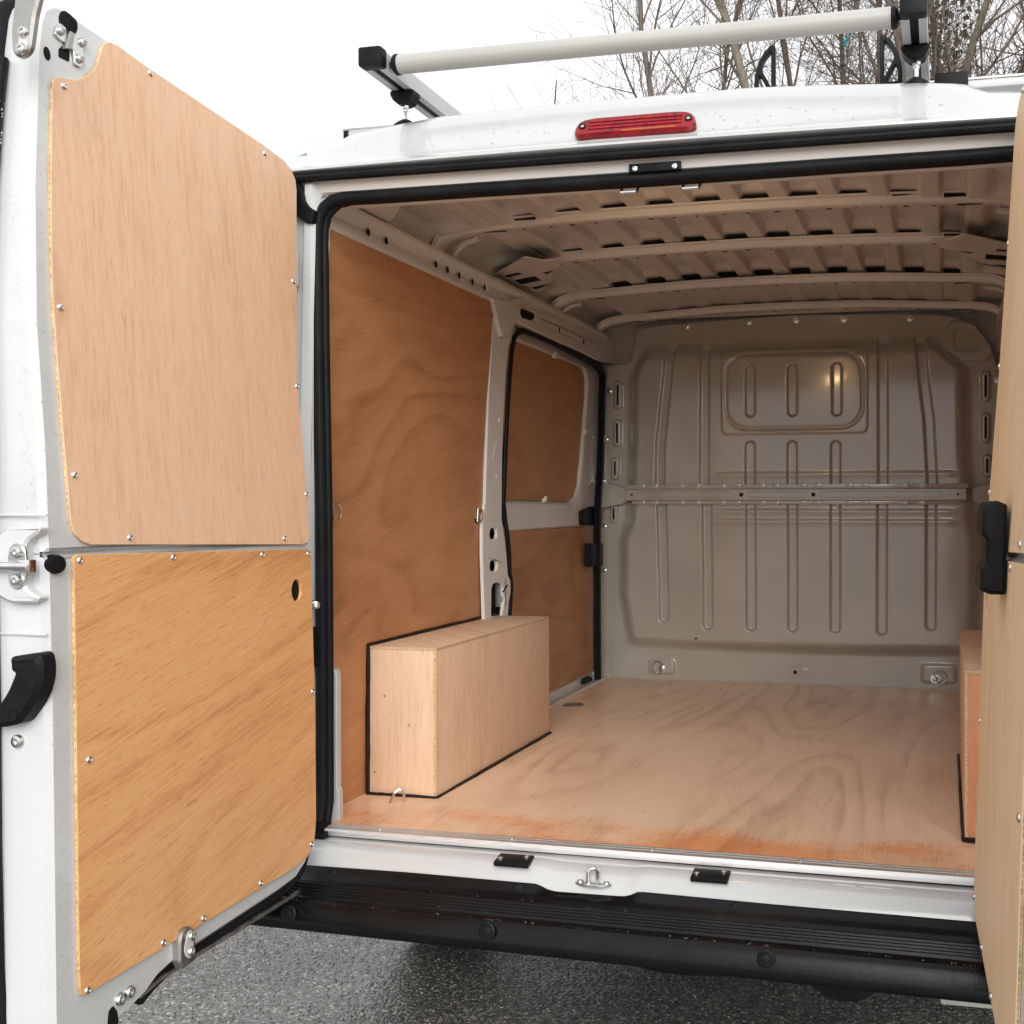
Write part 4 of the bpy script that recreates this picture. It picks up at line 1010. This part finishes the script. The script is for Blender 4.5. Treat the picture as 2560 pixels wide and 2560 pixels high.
def taper(o, side):
    """the door gets thinner towards its top"""
    n = N_L if side == 'L' else N_R
    for v in o.data.vertices:
        p = v.co + woff(o.parent) if o.parent else v.co
        z = max(p.z, 1.25); h = (p - dpt(side, 0, max(z, 1.2801), 0)).dot(n)
        if h < -.025: v.co = v.co - n * (.044 * max(0, 1 - (z - 1.28) / .85))
for side, lbl in (('L', "left rear door, open, seen full on with its plywood lining"), ('R', "right rear door, open, seen almost edge on")):
    n = N_L if side == 'L' else N_R; a = A_L if side == 'L' else A_R
    u = plate("tmp", [roundpoly(us, .004, 2)], dframe(side, True, 0), .060, M['door_white'], None, .010)
    taper(u, side)
    l = plate("tmp", [roundpoly(ls, .004, 2)], dframe(side, False, 0), .104, M['door_white'], None, .010)
    vs = []; fs = []
    for o in (u, l):
        k0 = len(vs); vs += [v.co.copy() for v in o.data.vertices]; fs += [tuple(k0 + i for i in p.vertices) for p in o.data.polygons]
        me = o.data; bpy.data.objects.remove(o); bpy.data.meshes.remove(me)
    d = mk("rear_door", vs, fs, M['door_white'], van, True, 40); tag(d, lbl); doors[side] = d
    pu = plate("plywood_panel", [[p[:2] for p in up_ply]], dframe(side, True, .0065), .006, M['ply_pink'] if side == 'L' else M['ply_cream'], d, .0006)
    pl = plate("plywood_panel", [[p[:2] for p in lo_ply], ell(hc[0], hc[1], hr[0], hr[1], 24)], dframe(side, False, .0065), .006, M['ply_orange'] if side == 'L' else M['ply_cream'], d, .0006)
    tag(pu, "upper pale pink plywood panel" if side == 'L' else "upper cream plywood panel"); tag(pl, "lower orange plywood panel" if side == 'L' else "lower cream plywood panel")
    for up, loop, th in ((True, up_ply, d), (False, lo_ply, d)):
        lp2 = [p[:2] for p in loop]
        plate("ply_edge", [inset(lp2 if area(lp2) > 0 else lp2[::-1], -.0004), inset(lp2 if area(lp2) > 0 else lp2[::-1], .0012)], dframe(side, up, .0050), .0032, M['ply_edge'], d, .0002)
    for p in riv_u: inst("rivet", RIVET, d, dpt(side, p[0], p[1], .0064), n)
    for p in riv_l: inst("rivet", RIVET, d, dpt(side, p[0], min(p[1], 1.279), .0064), n)
    plate("hole_cup", [ell(hc[0], hc[1], hr[0] * 1.15, hr[1] * 1.15, 20)], dframe(side, False, .0006), .002, M['dark'], d, .0002)
    # outer skin with its rubber lip
    for up, loop, dp in ((True, us, .060), (False, ls, .104)):
        q = roundpoly(loop, .004, 2); q = q if area(q) > 0 else q[::-1]
        if up: o2 = [(s_ + (.022 if s_ > .5 else -.0), z if z < 1.29 else z + .012) for s_, z in q]
        else: o2 = [(s_ + (.022 if s_ > .5 else 0), z if z > 1.27 else z - (.050 if z < .62 else 0)) for s_, z in q]
        osk = plate("outer_skin", [o2], dframe(side, up, -dp - .012), .012, M['white'], d, .003)
        gsk = plate("door_gasket", [[(s_ + (.016 if s_ > .5 else .004), z if (z > 1.27 and not up) or (z < 1.29 and up) else z + (.006 if up else -.006)) for s_, z in q] if up else [(s_ + (.016 if s_ > .5 else .004), z if z > 1.27 else z - (.036 if z < .62 else 0)) for s_, z in q]], dframe(side, up, -dp + .0005), .012, M['rubber'], d, .004)
        if up: taper(osk, side); taper(gsk, side)

dL = doors['L']; dR = doors['R']
# hinge arms
for side in 'LR':
    s = -1 if side == 'L' else 1
    for z in (.72, 1.02, 1.95):
        q = dpt(side, .01, z, -.06); mb = MB(); mb.tube([q, Vector((s * .90, -.06, z)), Vector((s * .95, -.01, z))], .014, 8); mb.obj("hinge", M['door_white'], doors[side])
# black edge rubber on the free edge of the left door
mb = MB()
pth = [dpt('L', s_, z, -.098 if z < 1.28 else -.058 - .040 * (1 - (z - 1.28) / .85)) for s_, z in ((.86, .40), (.872, .6), (.872, .8), (.866, 1.0), (.862, 1.2), (.856, 1.5), (.85, 1.7), (.835, 1.9), (.815, 2.05), (.80, 2.13))]
mb.tube(pth, .0125, 10); mb.obj("edge_rubber", M['rubber'], dL)
# bottom steel hem of the left door
hem = [(0.076,0.466),(0.305,0.469),(0.504,0.472),(0.58,0.47),(0.638,0.462)]
mb = MB(); mb.tube([dpt('L', p[0], p[1], -.012) for p in hem], .0055, 6); mb.obj("skin_hem", M['cast'], dL)
gk = [(0.029,0.557),(0.051,0.523),(0.094,0.497),(0.17,0.489),(0.304,0.486),(0.504,0.484),(0.56,0.477),(0.6,0.469),(0.633,0.456)]
mb = MB(); mb.tube([dpt('L', p[0] - .001, p[1] - .004, -.022) for p in gk], .0135, 8); mb.obj("bottom_gasket", M['rubber'], dL)

# top latch of the left door
def dpoly(spec): return [p[:2] for p in spec]
plate("latch_pocket", [roundpoly(dpoly([(0.724,2.229),(0.718,2.242),(0.707,2.249),(0.695,2.248),(0.677,2.243),(0.676,2.23),(0.683,2.216),(0.695,2.209),(0.701,2.183),(0.706,2.156),(0.732,2.155),(0.73,2.17),(0.716,2.183),(0.711,2.209),(0.723,2.216)]), .004)], dframe('L', True, .0012), .003, M['dark'], dL, .0005)
lk = plate("top_latch", [roundpoly(dpoly([(0.736,2.208),(0.726,2.218),(0.712,2.215),(0.713,2.187),(0.732,2.186),(0.742,2.192)]), .004)], dframe('L', True, .005), .004, M['steel'], dL, .001)
plate("latch_wing", [roundpoly(dpoly([(0.697,2.208),(0.664,2.213),(0.664,2.201),(0.672,2.192),(0.67,2.171),(0.681,2.155),(0.696,2.154),(0.698,2.179),(0.701,2.184)]), .005)], dframe('L', True, .005), .004, M['steel'], dL, .001)
plate("latch_tongue", [dpoly([(0.707,2.211),(0.696,2.211),(0.706,2.178),(0.723,2.173)])], dframe('L', True, .010), .008, M['cast'], dL, .001)
for p in [(0.727,2.203),(0.673,2.204),(0.684,2.17)]: inst("bolt", BOLT, dL, dpt('L', p[0], p[1], .005), N_L, scale=.8)
p = [(0.76,2.15)][0]; plate("drain_hole", [ell(p[0], p[1], .008, .012)], dframe('L', True, .0012), .002, M['dark'], dL, .0003)
# cast guide on the end face of the left door
EF = ((0, -.958, 0), X_, Z_, (0, -1, 0))
ef = lambda sp: [(p[0], p[2]) for p in sp]
gd = [(-0.84,-0.958,2.213),(-0.79,-0.958,2.208),(-0.803,-0.958,2.166),(-0.812,-0.958,2.112),(-0.822,-0.958,2.101),(-0.837,-0.958,2.098),(-0.848,-0.958,2.11),(-0.85,-0.958,2.143)]
gdp = plate("guide_casting", [roundpoly(ef(gd), .008)], ((0, -.968, 0), X_, Z_, (0, -1, 0)), .012, M['cast'], dL, .004)
gs = [(-0.821,-0.968,2.151),(-0.812,-0.968,2.14),(-0.817,-0.968,2.107),(-0.827,-0.968,2.102),(-0.834,-0.968,2.111),(-0.831,-0.968,2.143)]
plate("guide_slot", [roundpoly(ef(gs), .008)], ((0, -.9690, 0), X_, Z_, (0, -1, 0)), .002, M['roof_in'], dL, .0005)
for p in [(-0.821,-0.968,2.138),(-0.825,-0.968,2.11)]: inst("bolt", BOLT, dL, (p[0], -.969, p[2]), (0, -1, 0), scale=.9)
# striker pad with plate, pin and bump stop
pad = [(-0.876,-0.958,1.304),(-0.868,-0.958,1.314),(-0.853,-0.958,1.325),(-0.814,-0.958,1.327),(-0.787,-0.958,1.325),(-0.791,-0.958,1.316),(-0.815,-0.958,1.302),(-0.821,-0.958,1.243),(-0.814,-0.958,1.224),(-0.788,-0.958,1.21),(-0.797,-0.958,1.201),(-0.845,-0.958,1.2),(-0.868,-0.958,1.211),(-0.878,-0.958,1.223)]
plate("striker_pad", [roundpoly(ef(pad), .012)], ((0, -.974, 0), X_, Z_, (0, -1, 0)), .022, M['door_white'], dL, .004)
spl = [(-0.847,-0.974,1.272),(-0.842,-0.974,1.293),(-0.83,-0.974,1.301),(-0.813,-0.974,1.294),(-0.81,-0.974,1.272),(-0.81,-0.974,1.244),(-0.817,-0.974,1.227),(-0.83,-0.974,1.222),(-0.844,-0.974,1.231)]
plate("striker_plate", [roundpoly(ef(spl), .014)], ((0, -.977, 0), X_, Z_, (0, -1, 0)), .004, M['steel'], dL, .001)
for p in [(-0.826,-0.977,1.285),(-0.827,-0.977,1.239)]: inst("bolt", BOLT, dL, (p[0], -.977, p[2]), (0, -1, 0), scale=1.0)
p = [(-0.811,-0.985,1.262),(-0.864,-0.985,1.262)]
mb = MB(); mb.tube([(p[0][0] + .012, -.984, p[0][2]), (p[0][0], -.987, p[0][2]), (p[1][0] - .03, -.990, p[1][2])], [.0085, .0075, .0075], 12); mb.box((p[0][0] + .008, -.982, p[0][2]), (.022, .016, .022), None, .003); mb.obj("striker_pin", M['chrome'], dL)
p = [(0.834,1.263)][0]
c = dpt('L', p[0], p[1], 0); c = c + Vector((-.002, 0, 0))
mb = MB(); mb.lathe([(.0165, -.004), (.0162, .008), (.015, .0125), (.013, .0132), (0, .0128)], c, (N_L + Vector((0, -.25, 0))), 22); mb.obj("bump_stop", M['rubber'], dL)
# pressed lines on the end face
mb = MB()
for zz in (1.345, 1.148): 
    mb.tube([(-.90, -.9585, zz), (-.80, -.9585, zz), (-.79, -.955, zz)], .0022, 6)
mb.obj("pressed_line", M['door_white'], dL)
# black pull handle
ph = [(-0.834,-0.962,1.111),(-0.828,-0.962,1.115),(-0.783,-0.962,1.122),(-0.775,-0.962,1.118),(-0.771,-0.962,1.104),(-0.771,-0.962,1.08),(-0.779,-0.962,1.054),(-0.793,-0.962,1.032),(-0.814,-0.962,1.006),(-0.83,-0.962,1.002),(-0.85,-0.962,0.998),(-0.864,-0.962,1),(-0.872,-0.962,1.009),(-0.869,-0.962,1.019),(-0.854,-0.962,1.036),(-0.838,-0.962,1.058),(-0.824,-0.962,1.088),(-0.832,-0.962,1.091)]
plate("pull_handle", [roundpoly(ef(ph), .010)], ((0, -.990, 0), X_, Z_, (0, -1, 0)), .034, M['plastic'], dL, .008)
p = [(-0.824,-0.992,1.021)][0]; mb = MB(); mb.lathe([(.0105, .0), (.0105, .0012), (.008, .0012), (.007, -.004), (0, -.004)], (p[0], -.9905, p[2]), (0, -1, 0), 16); mb.obj("handle_screw_cup", M['dark'], dL)
p = [(-0.842,-0.958,0.971)][0]; inst("bolt", BOLT, dL, (p[0], -.957, p[2]), (0, -1, 0), scale=1.15)
# lower bracket and lower latch
br = [(0.559,0.493),(0.557,0.533),(0.549,0.548),(0.534,0.553),(0.519,0.548),(0.507,0.535),(0.508,0.478),(0.55,0.477)]
lb = plate("door_guide", [roundpoly(dpoly(br), .006)], dframe('L', False, .016), .016, M['cast'], dL, .004)
sl_ = [(0.546,0.513),(0.534,0.542),(0.522,0.544),(0.516,0.534),(0.517,0.496),(0.529,0.489),(0.542,0.499)]
plate("guide_slot", [roundpoly(dpoly(sl_), .008)], dframe('L', False, .0170), .002, M['roof_in'], dL, .0004)
for p in [(0.525,0.532),(0.527,0.503)]: inst("bolt", BOLT, dL, dpt('L', p[0], p[1], .0172), N_L, scale=.9)
for p in [(0.708,0.487),(0.683,0.489)]: inst("bolt", BOLT, dL, dpt('L', p[0], p[1], 0), N_L, scale=1.1)
plate("latch_pocket", [roundpoly(dpoly([(0.74,0.459),(0.736,0.479),(0.725,0.483),(0.715,0.469),(0.712,0.448),(0.723,0.433),(0.74,0.441)]), .004)], dframe('L', False, .0012), .003, M['dark'], dL, .0004)
# small white plug on the hinge side of the left door
for p in [(-0.003,1.124)]: inst("bolt", BOLT, dL, (-.838, -.055, 1.12), (.6, -.8, 0), scale=1.0)

# lock case of the right door: a C-shaped black housing standing off the lining
def rp(s_, z, h): return dpt('R', s_, min(z, 1.28), h) if z <= 1.28 else dpt('R', s_, z, h)
lc = [(0.006, 1.362), (.022, 1.369), (.040, 1.366), (.046, 1.350), (.046, 1.312), (.038, 1.304), (.038, 1.266), (.046, 1.256), (.046, 1.220), (.030, 1.214), (.006, 1.214)]
o_s = .40
hfr = ((dpt('R', o_s, 1.28, 0).x - 0, dpt('R', o_s, 1.28, 0).y, 0), (-1, 0, 0), (.02, 0, 1), tuple(A_R))
plate("lock_case", [roundpoly(lc, .004)], ((dpt('R', o_s + .09, 1.28, 0).x - .02 * 1.28 - .004, dpt('R', o_s + .09, 1.28, 0).y, 0), (-1, 0, 0), (.02, 0, 1), tuple(A_R)), .12, M['plastic'], dR, .006)

# whip aerial on the roof
mb = MB(); a0 = [(-0.773,1.5,2.878),(-0.767,1.5,2.957)]
mb.tube([Vector(a0[0]) - Vector((0, 0, .42)), a0[0], a0[1]], [.004, .0028, .0022], 6); mb.obj("whip_aerial", M['plastic'], van)

# ------------------------------------------------------------------ roof rack
rk = empty("roof_rack", (-.08, .3, 2.40), "silver aluminium roof rack with a roller bar over the rear edge of the van roof", "roof rack")
mb = MB(); mb.cyl((-.695, .1, 2.479), (.533, .1, 2.479), .0240, None, 28); mb.obj("roller_bar", M['rack'], rk)
for s, x in ((-1, -.7), (1, .538)):
    mb = MB(); mb.lathe([(.0245, -.006), (.0262, -.004), (.0262, .004), (.020, .010), (.008, .012), (.008, .03), (0, .03)], (x, .1, 2.479), (s, 0, 0), 24); mb.obj("bar_end", M['plastic'], rk)
for x in (-.7485, .5835):
    w2 = .029
    pr_ = [(-w2, 0), (-w2, .042), (-w2 + .006, .046), (w2 - .006, .046), (w2, .042), (w2, 0), (.010, 0), (.010, .010), (-.010, .010), (-.010, 0)]
    rows = [[(x + px_, y, 2.4610 + pz_) for y in (.062, .6, 1.3, 2.1)] for px_, pz_ in pr_ + [pr_[0]]]
    ra = loft("side_rail", rows, M['rail'], rk, 30)
    mb = MB(); mb.box((x, 1.08, 2.468), (.018, 2.0, .006)); mb.obj("slot_strip", M['rubber'], ra, False)
    mb = MB(); mb.box((x, .060, 2.484), (.062, .038, .049), None, .007); mb.obj("end_cap", M['plastic'], ra)
    for y in (.236, 1.75):
        ft = plate("rail_foot", [roundpoly([(-.034, 0), (.034, 0), (.033, -.010), (.022, -.030), (.008, -.036), (-.012, -.036), (-.026, -.024), (-.034, -.010)], .004)], ((x, y - .022, 2.4605), X_, Z_, (0, -1, 0)), .044, M['plastic'], rk, .004)
        mb = MB(); mb.cyl((x + .002, y, 2.43), (x + .002, y, 2.376), .0055, None, 10); mb.cyl((x + .002, y, 2.424), (x + .002, y, 2.417), .010, None, 6); mb.cyl((x + .002, y, 2.413), (x + .002, y, 2.409), .008, None, 12); mb.obj("stud", M['chrome'], ft)
        mb = MB(); mb.lathe([(.034, 2.34 - 2.36), (.032, .008), (.020, .018), (.010, .024), (0, .024)], (x + .002, y, 2.363), Z_, 18); mb.obj("foot_pad", M['rubber'], ft)
for y in (.40, 1.55):
    mb = MB(); mb.box((-.03, y, 2.411), (1.93, .052, .022), None, .006); cb = mb.obj("cross_bar", M['rail'], rk)
    for xe in (-1.0, .94):
        mb = MB(); mb.box((xe, y, 2.411), (.016, .056, .026), None, .004); mb.obj("end_cap", M['plastic'], cb)
    mb = MB(); mb.box((-.03, y - .0265, 2.4245), (1.96, .003, .005)); mb.obj("bar_groove", M['cast'], cb, False)
    for x in (.668,): 
        mb = MB(); mb.box((x, y - .004, 2.4225), (.082, .064, .042), None, .006); mb.obj("bar_clamp", M['plastic'], cb)
def stop(x, m):
    o = [(0, 0), (0, .125), (-.010 * m, .127), (-.028 * m, .112), (-.044 * m, .085), (-.054 * m, .050), (-.056 * m, 0)]
    h1 = [(-.010 * m, .108), (-.010 * m, .056), (-.038 * m, .072), (-.028 * m, .092)]
    h2 = [(-.010 * m, .006), (-.010 * m, .038), (-.040 * m, .058), (-.044 * m, .040), (-.045 * m, .006)]
    h1 = [(-.0105 * m, .112), (-.0105 * m, .018), (-.036 * m, .066), (-.030 * m, .088)]
    h2 = [(-.0165 * m, .006), (-.040 * m, .050), (-.045 * m, .034), (-.045 * m, .006)]
    q = plate("load_stop", [roundpoly(o, .004), roundpoly(h1, .003), roundpoly(h2, .003)], ((x, .385, 2.4325), X_, Z_, (0, -1, 0)), .022, M['plastic'], rk, .002)
stop(.222, 1); stop(.491, -1)

# ------------------------------------------------------------------ rain on the paint
mb = MB(); bm = bmesh.new(); bmesh.ops.create_icosphere(bm, subdivisions=2, radius=1)
DV = [v.co.copy() for v in bm.verts]; DF = [[v.index for v in f.verts] for f in bm.faces]; bm.free()
rn = random.Random(11)
def drop(mb, p, n, r, stretch=1.0):
    n = Vector(n).normalized(); q = n.to_track_quat('Z', 'Y').to_matrix()
    mb.add([Vector(p) + q @ Vector((v.x * r, v.y * r, v.z * r * .45)) * 1 + Vector((0, 0, (v.z if False else (q @ v).z) * r * (stretch - 1))) for v in DV], DF)
prof_h = [(2.203, .004), (2.2080, .018), (2.2230, .034), (2.2530, .053), (2.2940, .080), (2.3320, .108), (2.357, .133)]
mb = MB()
for i in range(150):
    x = rn.gauss(.05, .38)
    if not -.85 < x < .78: continue
    t = rn.uniform(.08, .62); z = lipz(x) * (1 - t) + cz(x) * t
    y = float(np.interp(t, [0, .03, .12, .3, .55, .78, .93], [.004, .018, .034, .053, .080, .108, .133])) + .0 * x
    if lx0 - .01 < x < lx1 + .01 and abs(z - lz) < .045: continue
    drop(mb, (x, y, z), (0, -1, .6), rn.uniform(.0011, .0026), rn.choice((1.0, 1.3, 1.9)))
for i in range(160):
    x = rn.uniform(-.9, .78); drop(mb, (x, rn.uniform(-.007, -.002), lipz(x) - rn.uniform(.003, .008)), (0, -1, 0), rn.uniform(.0008, .0018))
tag(mb.obj("rain_drops", M['water'], rh, True, 180), kind='stuff')
mb = MB()
for i in range(260):
    x = rn.uniform(-.9, .72); t = rn.random()
    if t < .6: drop(mb, (x, -.207 - .015 * rn.random(), front(x) - .001), (0, -.3, 1), rn.uniform(.0007, .002))
    else:
        y = rn.uniform(-.135, -.20); drop(mb, (x, y, interp(((-.205, front(x)), (-.143, back(x))), y) + .0025), Z_, rn.uniform(.0007, .0018))
tag(mb.obj("rain_drops", M['water'], bump, True, 180), kind='stuff')
mb = MB()
for i in range(330):
    z = rn.uniform(.5, 2.16); em = float(np.interp(z, [.5, 1.28, 1.67, 1.9, 2.09, 2.16], [.858, .848, .835, .812, .78, .74])); s_ = em - rn.uniform(0, .05)
    drop(mb, dpt('L', s_, z, 0), N_L, rn.uniform(.0006, .0014), rn.choice((1, 1.2, 1.6)))
for i in range(260):
    z = rn.uniform(.5, 2.1); e = dpt('L', .853, z, 0); x = e.x - rn.uniform(.012, .085 if z < 1.28 else .036)
    drop(mb, (x, e.y + .001, z), (0, -1, 0), rn.uniform(.0006, .0015), rn.choice((1, 1.2, 1.6)))
tag(mb.obj("rain_drops", M['water'], dL, True, 180), kind='stuff')

# ------------------------------------------------------------------ bare trees beyond the van
def tree(px_, y, lean, seed, label, tall=11.0, r0=.10, fork=3.2, green=False, ivy=False, dense=1.0):
    rn = random.Random(seed)
    x = .65 + (y + 2.54) * math.tan(math.atan((px_ - 1707) / 2835) - math.atan(653 / 2835)) - lean * 5.6
    root = empty("ivy_clad_tree" if ivy else "bare_tree", (x, y, 0), label, "tree", "bare trees beyond the van")
    twigs = MB(); limbs = []
    def branch(p, d, L, r, lev, mb, segs):
        pts = [Vector(p)]; rad = [r]; d = Vector(d).normalized(); kids = []
        for i in range(segs):
            t = (i + 1) / segs
            wob = (.09, .13, .20, .26)[lev]
            d = (d + Vector((rn.gauss(0, wob), rn.gauss(0, wob), rn.gauss(0, wob * .5) + (.03, .07, .05, .03)[lev]))).normalized()
            pts.append(pts[-1] + d * (L / segs)); rad.append(max(r * (1 - t * (.62 if lev == 0 else .82)), .0024))
            kids.append((pts[-1].copy(), d.copy(), rad[-1], t))
        mb.tube(pts, rad, (7, 5, 4, 3)[lev], caps=False)
        return kids
    tm = MB()
    kids = branch((x, y, 0), (lean, rn.uniform(-.06, .06), 1), tall * .92, r0 * .72, 0, tm, 16)
    tm.obj("trunk", M['bark_green'] if green else M['bark'], root, True, 60)
    def side(d, ang):
        o = d.orthogonal().normalized(); o.rotate(Matrix.Rotation(rn.uniform(0, 2 * math.pi), 3, d)); return (d * math.cos(ang) + o * math.sin(ang))
    for p, d, r, t in kids:
        if p.z < fork: continue
        for _ in range(2 if rn.random() < .75 * dense else 1):
            lm = MB(); q = side(d, R(rn.uniform(22, 52))); q.z = abs(q.z) + .15
            L1 = rn.uniform(1.6, 3.6) * (1.1 - .5 * t)
            k1 = branch(p, q, L1, r * rn.uniform(.30, .52), 1, lm, 8)
            limbs.append(lm)
            for p2, d2, r2, t2 in k1[1:]:
                if p2.z < 4.2 or p2.z > 9.2: continue
                for _ in range(3 if rn.random() < .7 * dense else 2):
                    k2 = branch(p2, side(d2, R(rn.uniform(25, 60))), rn.uniform(.5, 1.35), min(r2 * .5, .010), 2, twigs, 5)
                    for p3, d3, r3, t3 in k2[1:]:
                        if rn.random() < .6 * dense: branch(p3, side(d3, R(rn.uniform(25, 65))), rn.uniform(.15, .5), min(r3 * .7, .0045), 3, twigs, 3)
    for lm in limbs: lm.obj("limb", M['bark_green'] if green else M['bark'], root, True, 60)
    tag(twigs.obj("twigs", M['twig'], root, True, 60), kind='stuff')
    if ivy:
        lv = MB()
        for i in range(2600):
            k = kids[rn.randrange(5, 13)]; p = k[0] + Vector((0, 0, rn.uniform(-.4, .4)))
            f = rn.random() ** .6; a = rn.uniform(0, 6.283); rad = .12 + .34 * f * (.6 + .4 * math.sin(p.z * 3.1 + a))
            c = p + Vector((math.cos(a) * rad, math.sin(a) * rad, rn.uniform(-.1, .1))); s_ = rn.uniform(.025, .055)
            e = Vector((rn.gauss(0, 1), rn.gauss(0, 1), rn.gauss(0, 1))).normalized(); g_ = e.orthogonal().normalized()
            lv.add([c + e * s_, c + g_ * s_ * .8, c - e * s_ * .6, c - g_ * s_ * .8], [(0, 1, 2, 3)])
        tag(lv.obj("ivy_leaves", M['ivy'], root, False), kind='stuff')
    return root
tree(1690, 9.6, -.30, 21, "leftmost bare tree, its slender branches fanning left over the white sky", 9.4, .06, 2.6, dense=.8)
tree(1790, 8.8, -.22, 5, "left-leaning bare tree seen between the roller bar and the left load stop", 10, .075, 2.6)
tree(1850, 10.4, -.10, 8, "thin dark bare tree behind the left load stop", 10.5, .07, 2.8)
tree(2005, 9.2, .01, 13, "pale greenish upright trunk right of the left load stop", 11, .095, 3.0, True)
tree(2068, 10.2, .03, 17, "greenish upright trunk midway between the two load stops", 11, .085, 3.0, True)
tree(2120, 11.0, .02, 19, "slim bare tree just left of the right load stop", 11, .07, 3.0, True)
tree(2235, 9.6, .04, 29, "bare tree rising directly behind the right load stop", 11, .08, 3.0)
tree(2330, 11.2, .05, 31, "bare tree just right of the black rail end cap", 11, .075, 3.0)
tree(2405, 9.0, .02, 37, "bare tree wrapped in dark green ivy right of the roof rack", 10.5, .09, 3.0, True, True)
tree(2470, 9.8, .05, 43, "thick bare trunk between the ivy-clad tree and the right door", 11.5, .12, 3.2)
tree(2545, 8.6, .10, 47, "right-leaning bare tree beside the edge of the right door", 11, .10, 3.0)
tree(2640, 10.0, .06, 53, "rightmost bare tree, mostly hidden behind the right door", 11, .10, 3.0)
q = Vector((.65 + 12.4 * math.tan(math.atan((2115 - 1707) / 2835) - math.atan(653 / 2835)), 9.86, 0))
zc_ = 12.4 / math.cos(math.atan((2115 - 1707) / 2835) - math.atan(653 / 2835)) * math.cos(math.atan((2115 - 1707) / 2835))
zz = 1.36 + (1265 - 101) / 2835 * zc_
mb = MB(); rn = random.Random(2)
pts = [(q.x + rn.uniform(-.035, .035) + .03 * math.sin(i), q.y + rn.uniform(-.02, .02), zz + .07 - i * .02 + rn.uniform(-.01, .01)) for i in range(8)]
mb.tube(pts, [.005, .012, .017, .020, .015, .018, .012, .005], 6); sc = mb.obj("plastic_scrap", M['cyan'])
tag(sc, "small scrap of cyan blue plastic caught in the bare branches", "litter")
